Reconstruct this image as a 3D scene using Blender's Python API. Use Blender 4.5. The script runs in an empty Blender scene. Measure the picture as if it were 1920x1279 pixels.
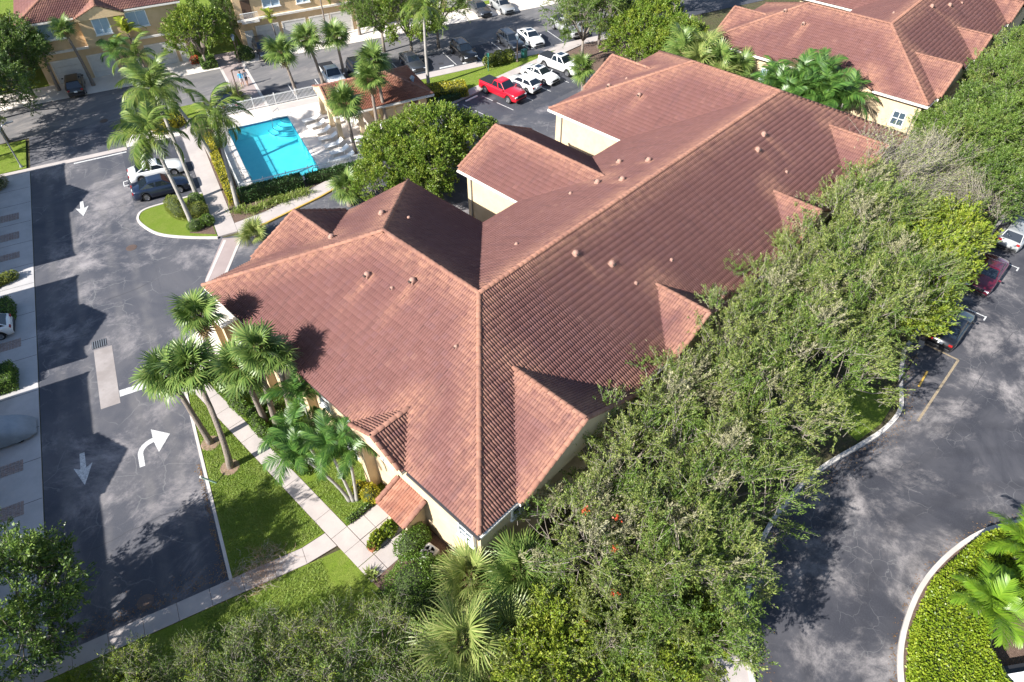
import bpy, math, random
import numpy as np
from mathutils import Vector, Matrix
R = math.radians
random.seed(7)
rng = np.random.default_rng(7)
C = bpy.context.scene.collection
scene = bpy.context.scene

# ---------------------------------------------------------------- camera
cam_d = bpy.data.cameras.new('camera')
cam = bpy.data.objects.new('camera', cam_d)
C.objects.link(cam)
CAM = Vector((-9.863, -11.461, 33.763))
cam.location = CAM
cam.rotation_euler = (R(90 - 45.405), 0, R(43.630 - 90))
cam_d.sensor_width = 36
cam_d.lens = 36 * 1256.17 / 1920
cam_d.clip_end = 1000
scene.camera = cam

# ---------------------------------------------------------------- sky, sun, exposure
SUN_EL, SHADOW_AZ = R(33), R(-8.5)           # shadows run towards +x, slightly -y
world = bpy.data.worlds.new('World')
scene.world = world
world.use_nodes = True
wn = world.node_tree
bg = wn.nodes['Background']
sky = wn.nodes.new('ShaderNodeTexSky')
sky.sky_type = 'NISHITA'
sky.sun_disc = False
sky.sun_elevation = SUN_EL
sun_dir = Vector((-math.cos(SUN_EL) * math.cos(SHADOW_AZ), -math.cos(SUN_EL) * math.sin(SHADOW_AZ), math.sin(SUN_EL)))
sky.sun_rotation = math.atan2(sun_dir.x, sun_dir.y)
sky.air_density = 1.0
sky.dust_density = 0.6
sky.ozone_density = 1.2
wn.links.new(sky.outputs[0], bg.inputs[0])
bg.inputs[1].default_value = 0.092
sl = bpy.data.lights.new('sun', 'SUN')
sl.energy = 5.0
sl.angle = R(0.5)
sl.color = (1.0, 0.965, 0.91)
sun = bpy.data.objects.new('sun', sl)
C.objects.link(sun)
sun.location = (-60, 10, 60)
sun.rotation_euler = (-sun_dir).to_track_quat('-Z', 'Y').to_euler()
scene.view_settings.view_transform = 'Standard'
scene.view_settings.look = 'None'
scene.view_settings.gamma = 1.0
scene.view_settings.exposure = 1.22

# ---------------------------------------------------------------- helpers
TH = R(18.6)                                   # the street grid is turned against the building grid
CT, ST = math.cos(TH), math.sin(TH)
def PQ(p, q, z=0.0):                           # street grid (p right, q away) -> world
    return Vector((p * CT + q * ST, -p * ST + q * CT, z))
PQ_ROT = -TH

def tag(o, label=None, cat=None, group=None, kind=None):
    if label: o['label'] = label
    if cat: o['category'] = cat
    if group: o['group'] = group
    if kind: o['kind'] = kind
    return o

def thing(name, loc, rz=0.0, label=None, cat=None, group=None):
    o = bpy.data.objects.new(name, None)
    o.empty_display_size = 0.2
    C.objects.link(o)
    o.location = loc
    o.rotation_euler = (0, 0, rz)
    return tag(o, label, cat, group)

def obj(name, me, parent=None, loc=None, rot=None, scale=None):
    o = bpy.data.objects.new(name, me)
    C.objects.link(o)
    if parent is not None: o.parent = parent
    if loc is not None: o.location = loc
    if rot is not None: o.rotation_euler = rot
    if scale is not None: o.scale = (scale,) * 3 if isinstance(scale, (int, float)) else scale
    return o

def np_mesh(name, V, F, mats, smooth=False, fmat=None):
    """V (n,3) float, F (m,k) int, all faces of k corners."""
    V = np.asarray(V, dtype=np.float32); F = np.asarray(F, dtype=np.int32)
    me = bpy.data.meshes.new(name)
    k = F.shape[1]
    me.vertices.add(len(V)); me.vertices.foreach_set('co', V.ravel())
    me.loops.add(F.size); me.loops.foreach_set('vertex_index', F.ravel())
    me.polygons.add(len(F))
    me.polygons.foreach_set('loop_start', np.arange(0, F.size, k, dtype=np.int32))
    if fmat is not None: me.polygons.foreach_set('material_index', np.asarray(fmat, dtype=np.int32))
    if smooth: me.polygons.foreach_set('use_smooth', np.ones(len(F), dtype=bool))
    for m in (mats if isinstance(mats, (list, tuple)) else [mats]): me.materials.append(m)
    me.update(calc_edges=True)
    return me

class MB:
    def __init__(s): s.v = []; s.f = []; s.m = []
    def add(s, vs, fs, m=0):
        b = len(s.v)
        s.v += [tuple(v) for v in vs]
        s.f += [tuple(i + b for i in f) for f in fs]
        s.m += [m] * len(fs)
        return s
    def box(s, c, d, rz=0.0, m=0, rot=None):
        x, y, z = d[0] / 2, d[1] / 2, d[2] / 2
        M = Matrix.Rotation(rz, 3, 'Z') if rot is None else rot
        vs = [Vector(c) + M @ Vector((a * x, b * y, e * z)) for a in (-1, 1) for b in (-1, 1) for e in (-1, 1)]
        return s.add(vs, [(0, 1, 3, 2), (4, 6, 7, 5), (0, 4, 5, 1), (2, 3, 7, 6), (0, 2, 6, 4), (1, 5, 7, 3)], m)
    def bar(s, a, b, w, h, m=0):                # box along a->b, w sideways, h up
        a, b = Vector(a), Vector(b); d = b - a
        L = d.length; d = d / L
        up = Vector((0, 0, 1)) if abs(d.z) < 0.95 else Vector((1, 0, 0))
        sd = d.cross(up).normalized(); up = sd.cross(d)
        M = Matrix((d, sd, up)).transposed()
        return s.box((a + b) / 2, (L, w, h), rot=M, m=m)
    def prism(s, poly, z0, z1, m=0, bottom=True):
        n = len(poly)
        A = sum(poly[i][0] * poly[(i + 1) % n][1] - poly[(i + 1) % n][0] * poly[i][1] for i in range(n))
        if A < 0: poly = poly[::-1]
        vs = [(p[0], p[1], z0) for p in poly] + [(p[0], p[1], z1) for p in poly]
        fs = [tuple(range(n, 2 * n))] + [(i, (i + 1) % n, n + (i + 1) % n, n + i) for i in range(n)]
        if bottom: fs.append(tuple(range(n - 1, -1, -1)))
        return s.add(vs, fs, m)
    def tube(s, pts, rad, n=8, m=0, cap=True):
        pts = [Vector(p) for p in pts]
        if isinstance(rad, (int, float)): rad = [rad] * len(pts)
        rings = []
        ref = Vector((0.31, 0.2, 0.93))
        for i, p in enumerate(pts):
            d = (pts[min(i + 1, len(pts) - 1)] - pts[max(i - 1, 0)])
            d = d.normalized() if d.length > 1e-9 else Vector((0, 0, 1))
            r = ref if abs(d.dot(ref)) < 0.95 else Vector((1, 0, 0))
            u = d.cross(r).normalized(); w = d.cross(u)
            rings.append([p + (u * math.cos(2 * math.pi * k / n) + w * math.sin(2 * math.pi * k / n)) * rad[i] for k in range(n)])
        vs = [v for r in rings for v in r]; fs = []
        for i in range(len(pts) - 1):
            for k in range(n):
                fs.append((i * n + k, i * n + (k + 1) % n, (i + 1) * n + (k + 1) % n, (i + 1) * n + k))
        if cap:
            fs.append(tuple(range(n - 1, -1, -1))); b = (len(pts) - 1) * n
            fs.append(tuple(b + k for k in range(n)))
        return s.add(vs, fs, m)
    def lathe(s, prof, n=16, c=(0, 0, 0), m=0):
        vs = []; fs = []
        for (r, z) in prof:
            for k in range(n):
                a = 2 * math.pi * k / n
                vs.append((c[0] + r * math.cos(a), c[1] + r * math.sin(a), c[2] + z))
        for i in range(len(prof) - 1):
            for k in range(n):
                fs.append((i * n + k, i * n + (k + 1) % n, (i + 1) * n + (k + 1) % n, (i + 1) * n + k))
        b = (len(prof) - 1) * n
        fs.append(tuple(b + k for k in range(n)))
        return s.add(vs, fs, m)
    def mesh(s, name, mats, smooth=False):
        me = bpy.data.meshes.new(name)
        me.from_pydata([tuple(v) for v in s.v], [], s.f)
        for m in (mats if isinstance(mats, (list, tuple)) else [mats]): me.materials.append(m)
        me.polygons.foreach_set('material_index', s.m)
        if smooth: me.polygons.foreach_set('use_smooth', [True] * len(s.f))
        me.update()
        return me
    def build(s, name, mats, parent=None, smooth=False, bevel=0, loc=None, rot=None):
        o = obj(name, s.mesh(name, mats, smooth), parent, loc, rot)
        if bevel:
            md = o.modifiers.new('bevel', 'BEVEL'); md.width = bevel; md.segments = 2
            md.limit_method = 'ANGLE'; md.angle_limit = R(35)
        return o

# ---------------------------------------------------------------- materials
def _mat(name):
    m = bpy.data.materials.new(name); m.use_nodes = True
    nt = m.node_tree; b = nt.nodes['Principled BSDF']
    return m, nt, b
def N(nt, t, **kw):
    n = nt.nodes.new(t)
    for k, v in kw.items(): setattr(n, k, v)
    return n
def mixc(nt, fac, a, b, mode='MIX'):
    n = N(nt, 'ShaderNodeMix', data_type='RGBA', blend_type=mode)
    n.clamp_factor = True
    for sock, val in ((n.inputs['Factor'], fac), (n.inputs['A'], a), (n.inputs['B'], b)):
        if hasattr(val, 'is_output'): nt.links.new(val, sock)
        elif isinstance(val, (int, float)): sock.default_value = val
        else: sock.default_value = (*val, 1)
    return n.outputs['Result']
def noise(nt, scale, detail=4, rough=0.6, lo=0.35, hi=0.65, coord='pos', dist=0.0, stretch=None):
    t = N(nt, 'ShaderNodeTexNoise'); t.inputs['Scale'].default_value = scale
    t.inputs['Detail'].default_value = detail; t.inputs['Roughness'].default_value = rough
    t.inputs['Distortion'].default_value = dist
    if coord == 'pos': src = N(nt, 'ShaderNodeNewGeometry').outputs['Position']
    else: src = N(nt, 'ShaderNodeTexCoord').outputs['Object']
    if stretch:
        mp = N(nt, 'ShaderNodeMapping'); nt.links.new(src, mp.inputs[0])
        mp.inputs['Scale'].default_value = stretch[:3]
        if len(stretch) > 3: mp.inputs['Rotation'].default_value = (0, 0, stretch[3])
        src = mp.outputs[0]
    nt.links.new(src, t.inputs['Vector'])
    r = N(nt, 'ShaderNodeMapRange'); r.inputs[1].default_value = lo; r.inputs[2].default_value = hi
    r.interpolation_type = 'SMOOTHSTEP'
    nt.links.new(t.outputs['Fac'], r.inputs[0])
    return r.outputs[0]
def bump(nt, b, h, strength=0.3, dist=0.02):
    n = N(nt, 'ShaderNodeBump'); n.inputs['Strength'].default_value = strength
    n.inputs['Distance'].default_value = dist
    nt.links.new(h, n.inputs['Height']); nt.links.new(n.outputs[0], b.inputs['Normal'])

def plain(name, c, rough=0.6, metal=0.0, c2=None, scale=3.0, bmp=None, spec=None, coord='obj', coat=0):
    m, nt, b = _mat(name)
    b.inputs['Roughness'].default_value = rough; b.inputs['Metallic'].default_value = metal
    if spec is not None: b.inputs['Specular IOR Level'].default_value = spec
    if coat: b.inputs['Coat Weight'].default_value = coat; b.inputs['Coat Roughness'].default_value = 0.05
    if c2 is None: b.inputs['Base Color'].default_value = (*c, 1)
    else:
        f = noise(nt, scale, 6, 0.65, 0.3, 0.7, coord)
        nt.links.new(mixc(nt, f, c, c2), b.inputs['Base Color'])
    if bmp: bump(nt, b, noise(nt, bmp[0], 4, 0.6, 0.2, 0.8, coord), bmp[1], bmp[2])
    return m

def leafmat(name, cols, transl=0.25, rough=0.5, clump=0.35, hue_by_obj=0.0):
    """colour differs leaf by leaf, and softly from clump to clump (species colour, not shade)."""
    m, nt, b = _mat(name)
    g = N(nt, 'ShaderNodeNewGeometry')
    ramp = N(nt, 'ShaderNodeValToRGB')
    el = ramp.color_ramp.elements
    while len(el) < len(cols): el.new(0.5)
    for i, c in enumerate(cols):
        el[i].position = i / max(1, len(cols) - 1); el[i].color = (*c, 1)
    cl = noise(nt, 0.9, 3, 0.6, 0.25, 0.75)
    mm = N(nt, 'ShaderNodeMix', data_type='FLOAT'); mm.inputs[0].default_value = clump
    nt.links.new(g.outputs['Random Per Island'], mm.inputs[2]); nt.links.new(cl, mm.inputs[3])
    nt.links.new(mm.outputs[0], ramp.inputs[0])
    col = ramp.outputs[0]
    b.inputs['Roughness'].default_value = rough
    b.inputs['Specular IOR Level'].default_value = 0.35
    nt.links.new(col, b.inputs['Base Color'])
    tr = N(nt, 'ShaderNodeBsdfTranslucent'); nt.links.new(col, tr.inputs[0])
    ms = N(nt, 'ShaderNodeMixShader'); ms.inputs[0].default_value = transl
    nt.links.new(b.outputs[0], ms.inputs[1]); nt.links.new(tr.outputs[0], ms.inputs[2])
    nt.links.new(ms.outputs[0], nt.nodes['Material Output'].inputs[0])
    return m

M = {}
def tile_material(name, cols, pale, objrand):
    m, nt, b = _mat(name)
    src = N(nt, 'ShaderNodeObjectInfo').outputs['Random'] if objrand else N(nt, 'ShaderNodeNewGeometry').outputs['Random Per Island']
    ramp = N(nt, 'ShaderNodeValToRGB'); el = ramp.color_ramp.elements
    while len(el) < len(cols): el.new(0.5)
    for i, c in enumerate(cols): el[i].position = .97 * i / (len(cols) - 2) if i < len(cols) - 1 else 1.0; el[i].color = (*c, 1)
    nt.links.new(src, ramp.inputs[0])
    big = noise(nt, 0.22, 5, 0.6, 0.35, 0.7)
    col = mixc(nt, big, ramp.outputs[0], (0.115, 0.053, 0.052))
    col = mixc(nt, 0.3, ramp.outputs[0], col)
    fine = noise(nt, 9, 5, 0.7, 0.45, 0.75)
    ff = N(nt, 'ShaderNodeMath', operation='MULTIPLY'); nt.links.new(fine, ff.inputs[0]); ff.inputs[1].default_value = 0.3
    col = mixc(nt, ff.outputs[0], col, (0.115, 0.062, 0.056))
    a = N(nt, 'ShaderNodeAttribute', attribute_type='OBJECT' if objrand else 'GEOMETRY', attribute_name='pale')
    pn = noise(nt, 2.2, 4, 0.7, 0.25, 0.7)
    pm = N(nt, 'ShaderNodeMath', operation='MULTIPLY'); nt.links.new(a.outputs['Fac'], pm.inputs[0]); nt.links.new(pn, pm.inputs[1])
    col = mixc(nt, pm.outputs[0], col, pale)
    ew = N(nt, 'ShaderNodeAttribute', attribute_type='OBJECT' if objrand else 'GEOMETRY', attribute_name='ew')
    sx = noise(nt, 1.5, 5, 0.65, 0.5, 0.72, stretch=(.22, 1.3, .22)); sy = noise(nt, 1.5, 5, 0.65, 0.5, 0.72, stretch=(1.3, .22, .22))
    sm = N(nt, 'ShaderNodeMix', data_type='FLOAT'); nt.links.new(ew.outputs['Fac'], sm.inputs[0]); nt.links.new(sy, sm.inputs[2]); nt.links.new(sx, sm.inputs[3])
    sk = N(nt, 'ShaderNodeMath', operation='MULTIPLY'); nt.links.new(sm.outputs[0], sk.inputs[0]); sk.inputs[1].default_value = 0.42
    col = mixc(nt, sk.outputs[0], col, (0.085, 0.045, 0.046))
    nt.links.new(col, b.inputs['Base Color'])
    b.inputs['Roughness'].default_value = 0.85
    b.inputs['Specular IOR Level'].default_value = 0.12
    bump(nt, b, noise(nt, 40, 3, 0.6, 0.2, 0.8), 0.25, 0.01)
    return m
TC = [(0.146, 0.069, 0.061), (0.154, 0.074, 0.065), (0.162, 0.078, 0.069), (0.17, 0.083, 0.073), (0.158, 0.079, 0.075), (0.2, 0.103, 0.085)]
PALE = (0.33, 0.175, 0.12)
M['tile'] = tile_material('clay_tile', TC, PALE, False)
M['tile1'] = tile_material('clay_tile_single', TC, PALE, True)
CAPC = [(0.25, 0.125, 0.088), (0.30, 0.158, 0.112), (0.275, 0.138, 0.096), (0.32, 0.18, 0.13)]
M['cap'] = tile_material('ridge_cap_clay', CAPC, PALE, False)
M['cap1'] = tile_material('ridge_cap_clay_single', CAPC, PALE, True)
OC = [(0.25, 0.098, 0.06), (0.28, 0.115, 0.07), (0.225, 0.088, 0.055)]
M['tile_new'] = tile_material('orange_clay_tile', OC, PALE, False)
M['deck'] = plain('roof_underlay', (0.05, 0.032, 0.028), 0.9)
M['stucco'] = plain('cream_stucco', (0.56, 0.44, 0.285), 0.85, c2=(0.50, 0.38, 0.24), scale=1.2, bmp=(60, 0.25, 0.01))
M['stucco_tan'] = plain('tan_stucco', (0.64, 0.46, 0.27), 0.85, c2=(0.57, 0.40, 0.225), scale=1.2, bmp=(60, 0.25, 0.01))
M['trim'] = plain('white_trim', (0.74, 0.70, 0.64), 0.6, c2=(0.62, 0.58, 0.52), scale=2)
M['white'] = plain('white_paint', (0.78, 0.78, 0.76), 0.45)
M['gutter_dark'] = plain('dark_gutter', (0.05, 0.05, 0.055), 0.4)
M['glass'] = plain('window_glass', (0.05, 0.075, 0.1), 0.06, spec=0.8)
M['blind'] = plain('window_blind', (0.36, 0.46, 0.54), 0.3, c2=(0.30, 0.40, 0.5), scale=3)
M['garage'] = plain('garage_door', (0.62, 0.60, 0.57), 0.5, c2=(0.55, 0.53, 0.5), scale=2)
M['brown'] = plain('brown_wood', (0.09, 0.05, 0.03), 0.7)
M['metal_grey'] = plain('grey_metal', (0.30, 0.31, 0.32), 0.45, 0.6)
M['black_metal'] = plain('black_metal', (0.02, 0.02, 0.022), 0.45)
M['bronze'] = plain('bronze_post', (0.11, 0.075, 0.06), 0.5)
# ---------------------------------------------------------------- ground materials
def asphalt(name, c0, c1, c2, s1, s2, crack=0.0, stretch=None, tracks=None):
    m, nt, b = _mat(name)
    n1 = noise(nt, s1, 6, 0.62, 0.38, 0.68, dist=0.6, stretch=stretch)
    n2 = noise(nt, s2, 8, 0.74, 0.48, 0.70, dist=0.3, stretch=stretch)
    col = mixc(nt, n1, c0, c1)
    col = mixc(nt, n2, col, c2)
    sp = noise(nt, 14, 4, 0.75, 0.35, 0.75)
    f = N(nt, 'ShaderNodeMath', operation='MULTIPLY'); nt.links.new(sp, f.inputs[0]); f.inputs[1].default_value = 0.4
    col = mixc(nt, f.outputs[0], col, tuple(x * 1.5 + 0.02 for x in c0))
    if crack:
        v = N(nt, 'ShaderNodeTexVoronoi', feature='DISTANCE_TO_EDGE'); v.inputs['Scale'].default_value = crack
        g = N(nt, 'ShaderNodeNewGeometry')
        w = N(nt, 'ShaderNodeTexNoise'); w.inputs['Scale'].default_value = 1.3; w.inputs['Detail'].default_value = 5
        nt.links.new(g.outputs['Position'], w.inputs['Vector'])
        ad = N(nt, 'ShaderNodeMix', data_type='VECTOR'); ad.inputs[0].default_value = 0.35
        nt.links.new(g.outputs['Position'], ad.inputs[4]); nt.links.new(w.outputs['Color'], ad.inputs[5])
        nt.links.new(ad.outputs[1], v.inputs['Vector'])
        r = N(nt, 'ShaderNodeMapRange'); r.inputs[1].default_value = 0.003; r.inputs[2].default_value = 0.02
        r.inputs[3].default_value = 1.0; r.inputs[4].default_value = 0.0
        nt.links.new(v.outputs['Distance'], r.inputs[0])
        gate = noise(nt, 0.35, 3, 0.5, 0.45, 0.6)
        mu = N(nt, 'ShaderNodeMath', operation='MULTIPLY'); nt.links.new(r.outputs[0], mu.inputs[0]); nt.links.new(gate, mu.inputs[1])
        m2 = N(nt, 'ShaderNodeMath', operation='MULTIPLY'); nt.links.new(mu.outputs[0], m2.inputs[0]); m2.inputs[1].default_value = 0.4
        col = mixc(nt, m2.outputs[0], col, (0.24, 0.235, 0.23))
    if tracks:                                # worn wheel paths: straight (street grid p) or round a centre
        kind, vals, tcol, amt = tracks
        g = N(nt, 'ShaderNodeNewGeometry'); sp = N(nt, 'ShaderNodeSeparateXYZ')
        if kind == 'p':
            vr = N(nt, 'ShaderNodeVectorRotate', rotation_type='Z_AXIS'); vr.inputs['Angle'].default_value = TH
            nt.links.new(g.outputs['Position'], vr.inputs['Vector']); nt.links.new(vr.outputs[0], sp.inputs[0]); co = sp.outputs['X']
        else:
            sb = N(nt, 'ShaderNodeVectorMath', operation='DISTANCE'); sb.inputs[1].default_value = (*kind, 0); nt.links.new(g.outputs['Position'], sb.inputs[0]); co = sb.outputs['Value']
        wob = N(nt, 'ShaderNodeTexNoise'); wob.inputs['Scale'].default_value = .25; nt.links.new(g.outputs['Position'], wob.inputs['Vector'])
        w1 = N(nt, 'ShaderNodeMath', operation='ADD'); nt.links.new(co, w1.inputs[0]); nt.links.new(wob.outputs['Fac'], w1.inputs[1]); tot = None
        for (v0, wd) in vals:
            df = N(nt, 'ShaderNodeMath', operation='SUBTRACT'); nt.links.new(w1.outputs[0], df.inputs[0]); df.inputs[1].default_value = v0 + .5
            ab = N(nt, 'ShaderNodeMath', operation='ABSOLUTE'); nt.links.new(df.outputs[0], ab.inputs[0])
            mr = N(nt, 'ShaderNodeMapRange'); mr.interpolation_type = 'SMOOTHSTEP'; mr.inputs[1].default_value = wd; mr.inputs[2].default_value = wd * .2; nt.links.new(ab.outputs[0], mr.inputs[0])
            if tot is None: tot = mr.outputs[0]
            else:
                mx = N(nt, 'ShaderNodeMath', operation='MAXIMUM'); nt.links.new(tot, mx.inputs[0]); nt.links.new(mr.outputs[0], mx.inputs[1]); tot = mx.outputs[0]
        br = noise(nt, .45, 6, .7, .3, .7)
        m3 = N(nt, 'ShaderNodeMath', operation='MULTIPLY'); nt.links.new(tot, m3.inputs[0]); nt.links.new(br, m3.inputs[1])
        m4 = N(nt, 'ShaderNodeMath', operation='MULTIPLY'); nt.links.new(m3.outputs[0], m4.inputs[0]); m4.inputs[1].default_value = amt
        col = mixc(nt, m4.outputs[0], col, tcol)
    nt.links.new(col, b.inputs['Base Color'])
    b.inputs['Roughness'].default_value = 0.82; b.inputs['Specular IOR Level'].default_value = 0.3
    bump(nt, b, noise(nt, 60, 3, 0.6, 0.2, 0.8), 0.35, 0.01)
    return m
M['asphalt_l'] = asphalt('worn_asphalt', (0.055, 0.058, 0.072), (0.105, 0.102, 0.11), (0.33, 0.30, 0.295), 0.13, 0.16, crack=.8, tracks=('p', [(-18.6, .5), (-17.0, .5), (-14.4, .5), (-12.8, .5)], (.17, .16, .158), .5))
M['asphalt_far'] = asphalt('grey_asphalt', (0.12, 0.117, 0.12), (0.18, 0.17, 0.165), (0.27, 0.24, 0.225), 0.2, 0.15, stretch=(1, 3.2, 1, TH))
M['asphalt_lot'] = asphalt('sealed_asphalt', (0.045, 0.048, 0.06), (0.07, 0.072, 0.085), (0.16, 0.15, 0.15), 0.2, 0.25)
M['asphalt_r'] = asphalt('cracked_asphalt', (0.036, 0.037, 0.046), (0.078, 0.076, 0.084), (0.36, 0.325, 0.31), 0.22, 0.15, crack=1.7, tracks=((16.5, -26.5), [(10.9, .55), (12.7, .6), (15.2, .5), (17.0, .6)], (.03, .03, .036), .45))
def concrete(name, c0, c1, stain):
    m, nt, b = _mat(name)
    col = mixc(nt, noise(nt, 0.6, 6, 0.65, 0.3, 0.7), c0, c1)
    st = noise(nt, 1.6, 7, 0.75, 0.58, 0.8)
    f = N(nt, 'ShaderNodeMath', operation='MULTIPLY'); nt.links.new(st, f.inputs[0]); f.inputs[1].default_value = 0.55
    col = mixc(nt, f.outputs[0], col, stain)
    nt.links.new(col, b.inputs['Base Color']); b.inputs['Roughness'].default_value = 0.8
    b.inputs['Specular IOR Level'].default_value = 0.25
    bump(nt, b, noise(nt, 35, 4, 0.6, 0.2, 0.8), 0.25, 0.01)
    return m
M['conc'] = concrete('walk_concrete', (0.46, 0.41, 0.38), (0.39, 0.345, 0.325), (0.24, 0.20, 0.18))
M['conc_drive'] = concrete('drive_concrete', (0.46, 0.44, 0.43), (0.38, 0.365, 0.36), (0.2, 0.19, 0.18))
M['kerb'] = concrete('kerb_concrete', (0.56, 0.52, 0.48), (0.46, 0.42, 0.39), (0.28, 0.24, 0.2))
M['deckc'] = concrete('pool_deck_concrete', (0.70, 0.64, 0.58), (0.63, 0.57, 0.51), (0.5, 0.43, 0.38))
M['cross'] = concrete('crosswalk_paving', (0.36, 0.29, 0.27), (0.31, 0.25, 0.235), (0.22, 0.18, 0.17))
M['patch'] = concrete('patch_concrete', (0.34, 0.305, 0.29), (0.25, 0.22, 0.205), (0.13, 0.09, 0.065))
M['paint'] = plain('road_paint', (0.70, 0.69, 0.67), 0.6, c2=(0.34, 0.335, 0.33), scale=9)
M['paint_tan'] = plain('faded_yellow_paint', (0.36, 0.28, 0.17), 0.7, c2=(0.2, 0.16, 0.12), scale=5)
M['paint_yellow'] = plain('yellow_paint', (0.55, 0.36, 0.06), 0.6, c2=(0.42, 0.27, 0.07), scale=5)
M['cobble'] = plain('cobble', (0.24, 0.17, 0.15), 0.85, c2=(0.36, 0.30, 0.27), scale=9)
def grassmat(name, cols, s=1.2):
    m, nt, b = _mat(name)
    col = mixc(nt, noise(nt, s, 6, 0.7, 0.3, 0.7), cols[0], cols[1])
    col = mixc(nt, noise(nt, 9, 5, 0.8, 0.4, 0.75), col, cols[2])
    nt.links.new(col, b.inputs['Base Color']); b.inputs['Roughness'].default_value = 0.9
    b.inputs['Specular IOR Level'].default_value = 0.1
    bump(nt, b, noise(nt, 22, 5, 0.7, 0.2, 0.8), 0.9, 0.06)
    return m
M['grass'] = grassmat('lawn', [(0.17, 0.25, 0.028), (0.225, 0.275, 0.055), (0.115, 0.175, 0.024)])
M['soil'] = grassmat('mulch_ground', [(0.10, 0.085, 0.05), (0.075, 0.10, 0.03), (0.14, 0.10, 0.075)], 0.5)
M['mulch'] = plain('brown_mulch', (0.10, 0.062, 0.045), 0.95, c2=(0.19, 0.125, 0.095), scale=14, bmp=(40, 0.8, 0.03))
M['blade'] = leafmat('grass_blade', [(0.15, 0.25, 0.028), (0.22, 0.31, 0.055), (0.3, 0.34, 0.1)], 0.3, 0.6, 0.5)

def struct(name, me_or_mb, mats=None, **kw):
    o = me_or_mb.build(name, mats, **kw)
    o['kind'] = 'structure'
    return o
def pqpoly(pts): return [tuple(PQ(p, q)[:2]) for p, q in pts]
def pqrect(p0, p1, q0, q1): return pqpoly([(p0, q0), (p1, q0), (p1, q1), (p0, q1)])
def wrect(x0, x1, y0, y1): return [(x0, y0), (x1, y0), (x1, y1), (x0, y1)]

# pool hole in the street grid
PP0, PP1, PQ0, PQ1 = -1.85, 4.35, 43.4, 55.9
def frame_sheet(outer, inner, z):
    (a0, a1, b0, b1), (c0, c1, d0, d1) = outer, inner
    mb = MB()
    for (p0, p1, q0, q1) in ((a0, c0, b0, b1), (c1, a1, b0, b1), (c0, c1, b0, d0), (c0, c1, d1, b1)):
        mb.add([PQ(p0, q0, z), PQ(p1, q0, z), PQ(p1, q1, z), PQ(p0, q1, z)], [(0, 1, 2, 3)])
    return mb
struct('ground', frame_sheet((-170, 240, -170, 260), (PP0 - .2, PP1 + .2, PQ0 - .2, PQ1 + .2), -0.03), M['soil'])

def sheet(name, poly, z, mat):
    mb = MB(); n = len(poly)
    A = sum(poly[i][0] * poly[(i + 1) % n][1] - poly[(i + 1) % n][0] * poly[i][1] for i in range(n))
    if A < 0: poly = poly[::-1]
    mb.add([(p[0], p[1], z) for p in poly], [tuple(range(n))])
    return struct(name, mb, mat)
def raised(name, poly, z0, z1, mat, bevel=0):
    mb = MB(); mb.prism(poly, z0, z1)
    return struct(name, mb, mat, bevel=bevel)
def ribbon(name, pts, w, z0, z1, mat, parent=None, closed=False):
    """kerb swept along a polyline"""
    mb = MB(); n = len(pts); L = []; Rr = []
    for i in range(n):
        a = Vector(pts[i - 1] if (i > 0 or closed) else pts[i]); b = Vector(pts[(i + 1) % n] if (i < n - 1 or closed) else pts[i])
        d = (b - a); d = Vector((d.x, d.y)).normalized(); nn = Vector((-d.y, d.x)) * w / 2
        c = Vector(pts[i][:2]); L.append(c + nn); Rr.append(c - nn)
    vs = []
    for i in range(n):
        vs += [(L[i].x, L[i].y, z0), (L[i].x, L[i].y, z1), (Rr[i].x, Rr[i].y, z1), (Rr[i].x, Rr[i].y, z0)]
    fs = []
    for i in range(n if closed else n - 1):
        j = (i + 1) % n
        for k in range(3): fs.append((4 * i + k, 4 * i + k + 1, 4 * j + k + 1, 4 * j + k))
    if not closed: fs += [(0, 1, 2, 3), (4 * n - 1, 4 * n - 2, 4 * n - 3, 4 * n - 4)]
    mb.add(vs, fs)
    o = mb.build(name, mat, parent)
    if parent is None: o['kind'] = 'structure'
    return o
def smooth_line(pts, k=5):
    """Catmull-Rom through points"""
    P = [Vector(p) for p in pts]; out = []
    for i in range(len(P) - 1):
        p0, p1, p2, p3 = P[max(i - 1, 0)], P[i], P[i + 1], P[min(i + 2, len(P) - 1)]
        for t in [j / k for j in range(k)]:
            out.append(0.5 * ((2 * p1) + (p2 - p0) * t + (2 * p0 - 5 * p1 + 4 * p2 - p3) * t * t + (3 * p1 - p0 - 3 * p2 + p3) * t ** 3))
    out.append(P[-1])
    return [tuple(v) for v in out]

# --- roads
road = sheet('road', pqrect(-19.9, -11.4, 6.6, 64.5), 0.0, M['asphalt_l'])
drive = sheet('driveway_road', [tuple(PQ(-11.4, 20)[:2]), (-2.6, 26.5), (1.0, 26.4), (60, 26.4), (60, 41.0), (33.5, 41.0), (17.3, 36.4), (7.4, 36.8),
                               tuple(PQ(-5.9, 37.4)[:2]), tuple(PQ(-6.2, 45)[:2]), tuple(PQ(-6.2, 57)[:2]), tuple(PQ(-11.4, 57)[:2])], -0.004, M['asphalt_l'])
court = sheet('courtyard_paving', [(16, 15), (35, 15), (35, 26.4), (16, 26.4)], -0.006, M['asphalt_l'])
farroad = sheet('far_road', pqrect(-60, 110, 63.6, 71.4), 0.002, M['asphalt_far'])
lotA = sheet('parking_lot', pqrect(-2.8, 110, 58.9, 63.6), 0.0, M['asphalt_lot'])
lotB = sheet('rear_parking_lot', [(33.4, 33.8), (59.0, 33.8), (59.0, 41.0), (33.4, 41.0)], 0.004, M['asphalt_lot'])
poollot = sheet('pool_parking_lot', pqrect(-11.9, -6.3, 45.2, 56.6), 0.004, M['asphalt_lot'])
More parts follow.
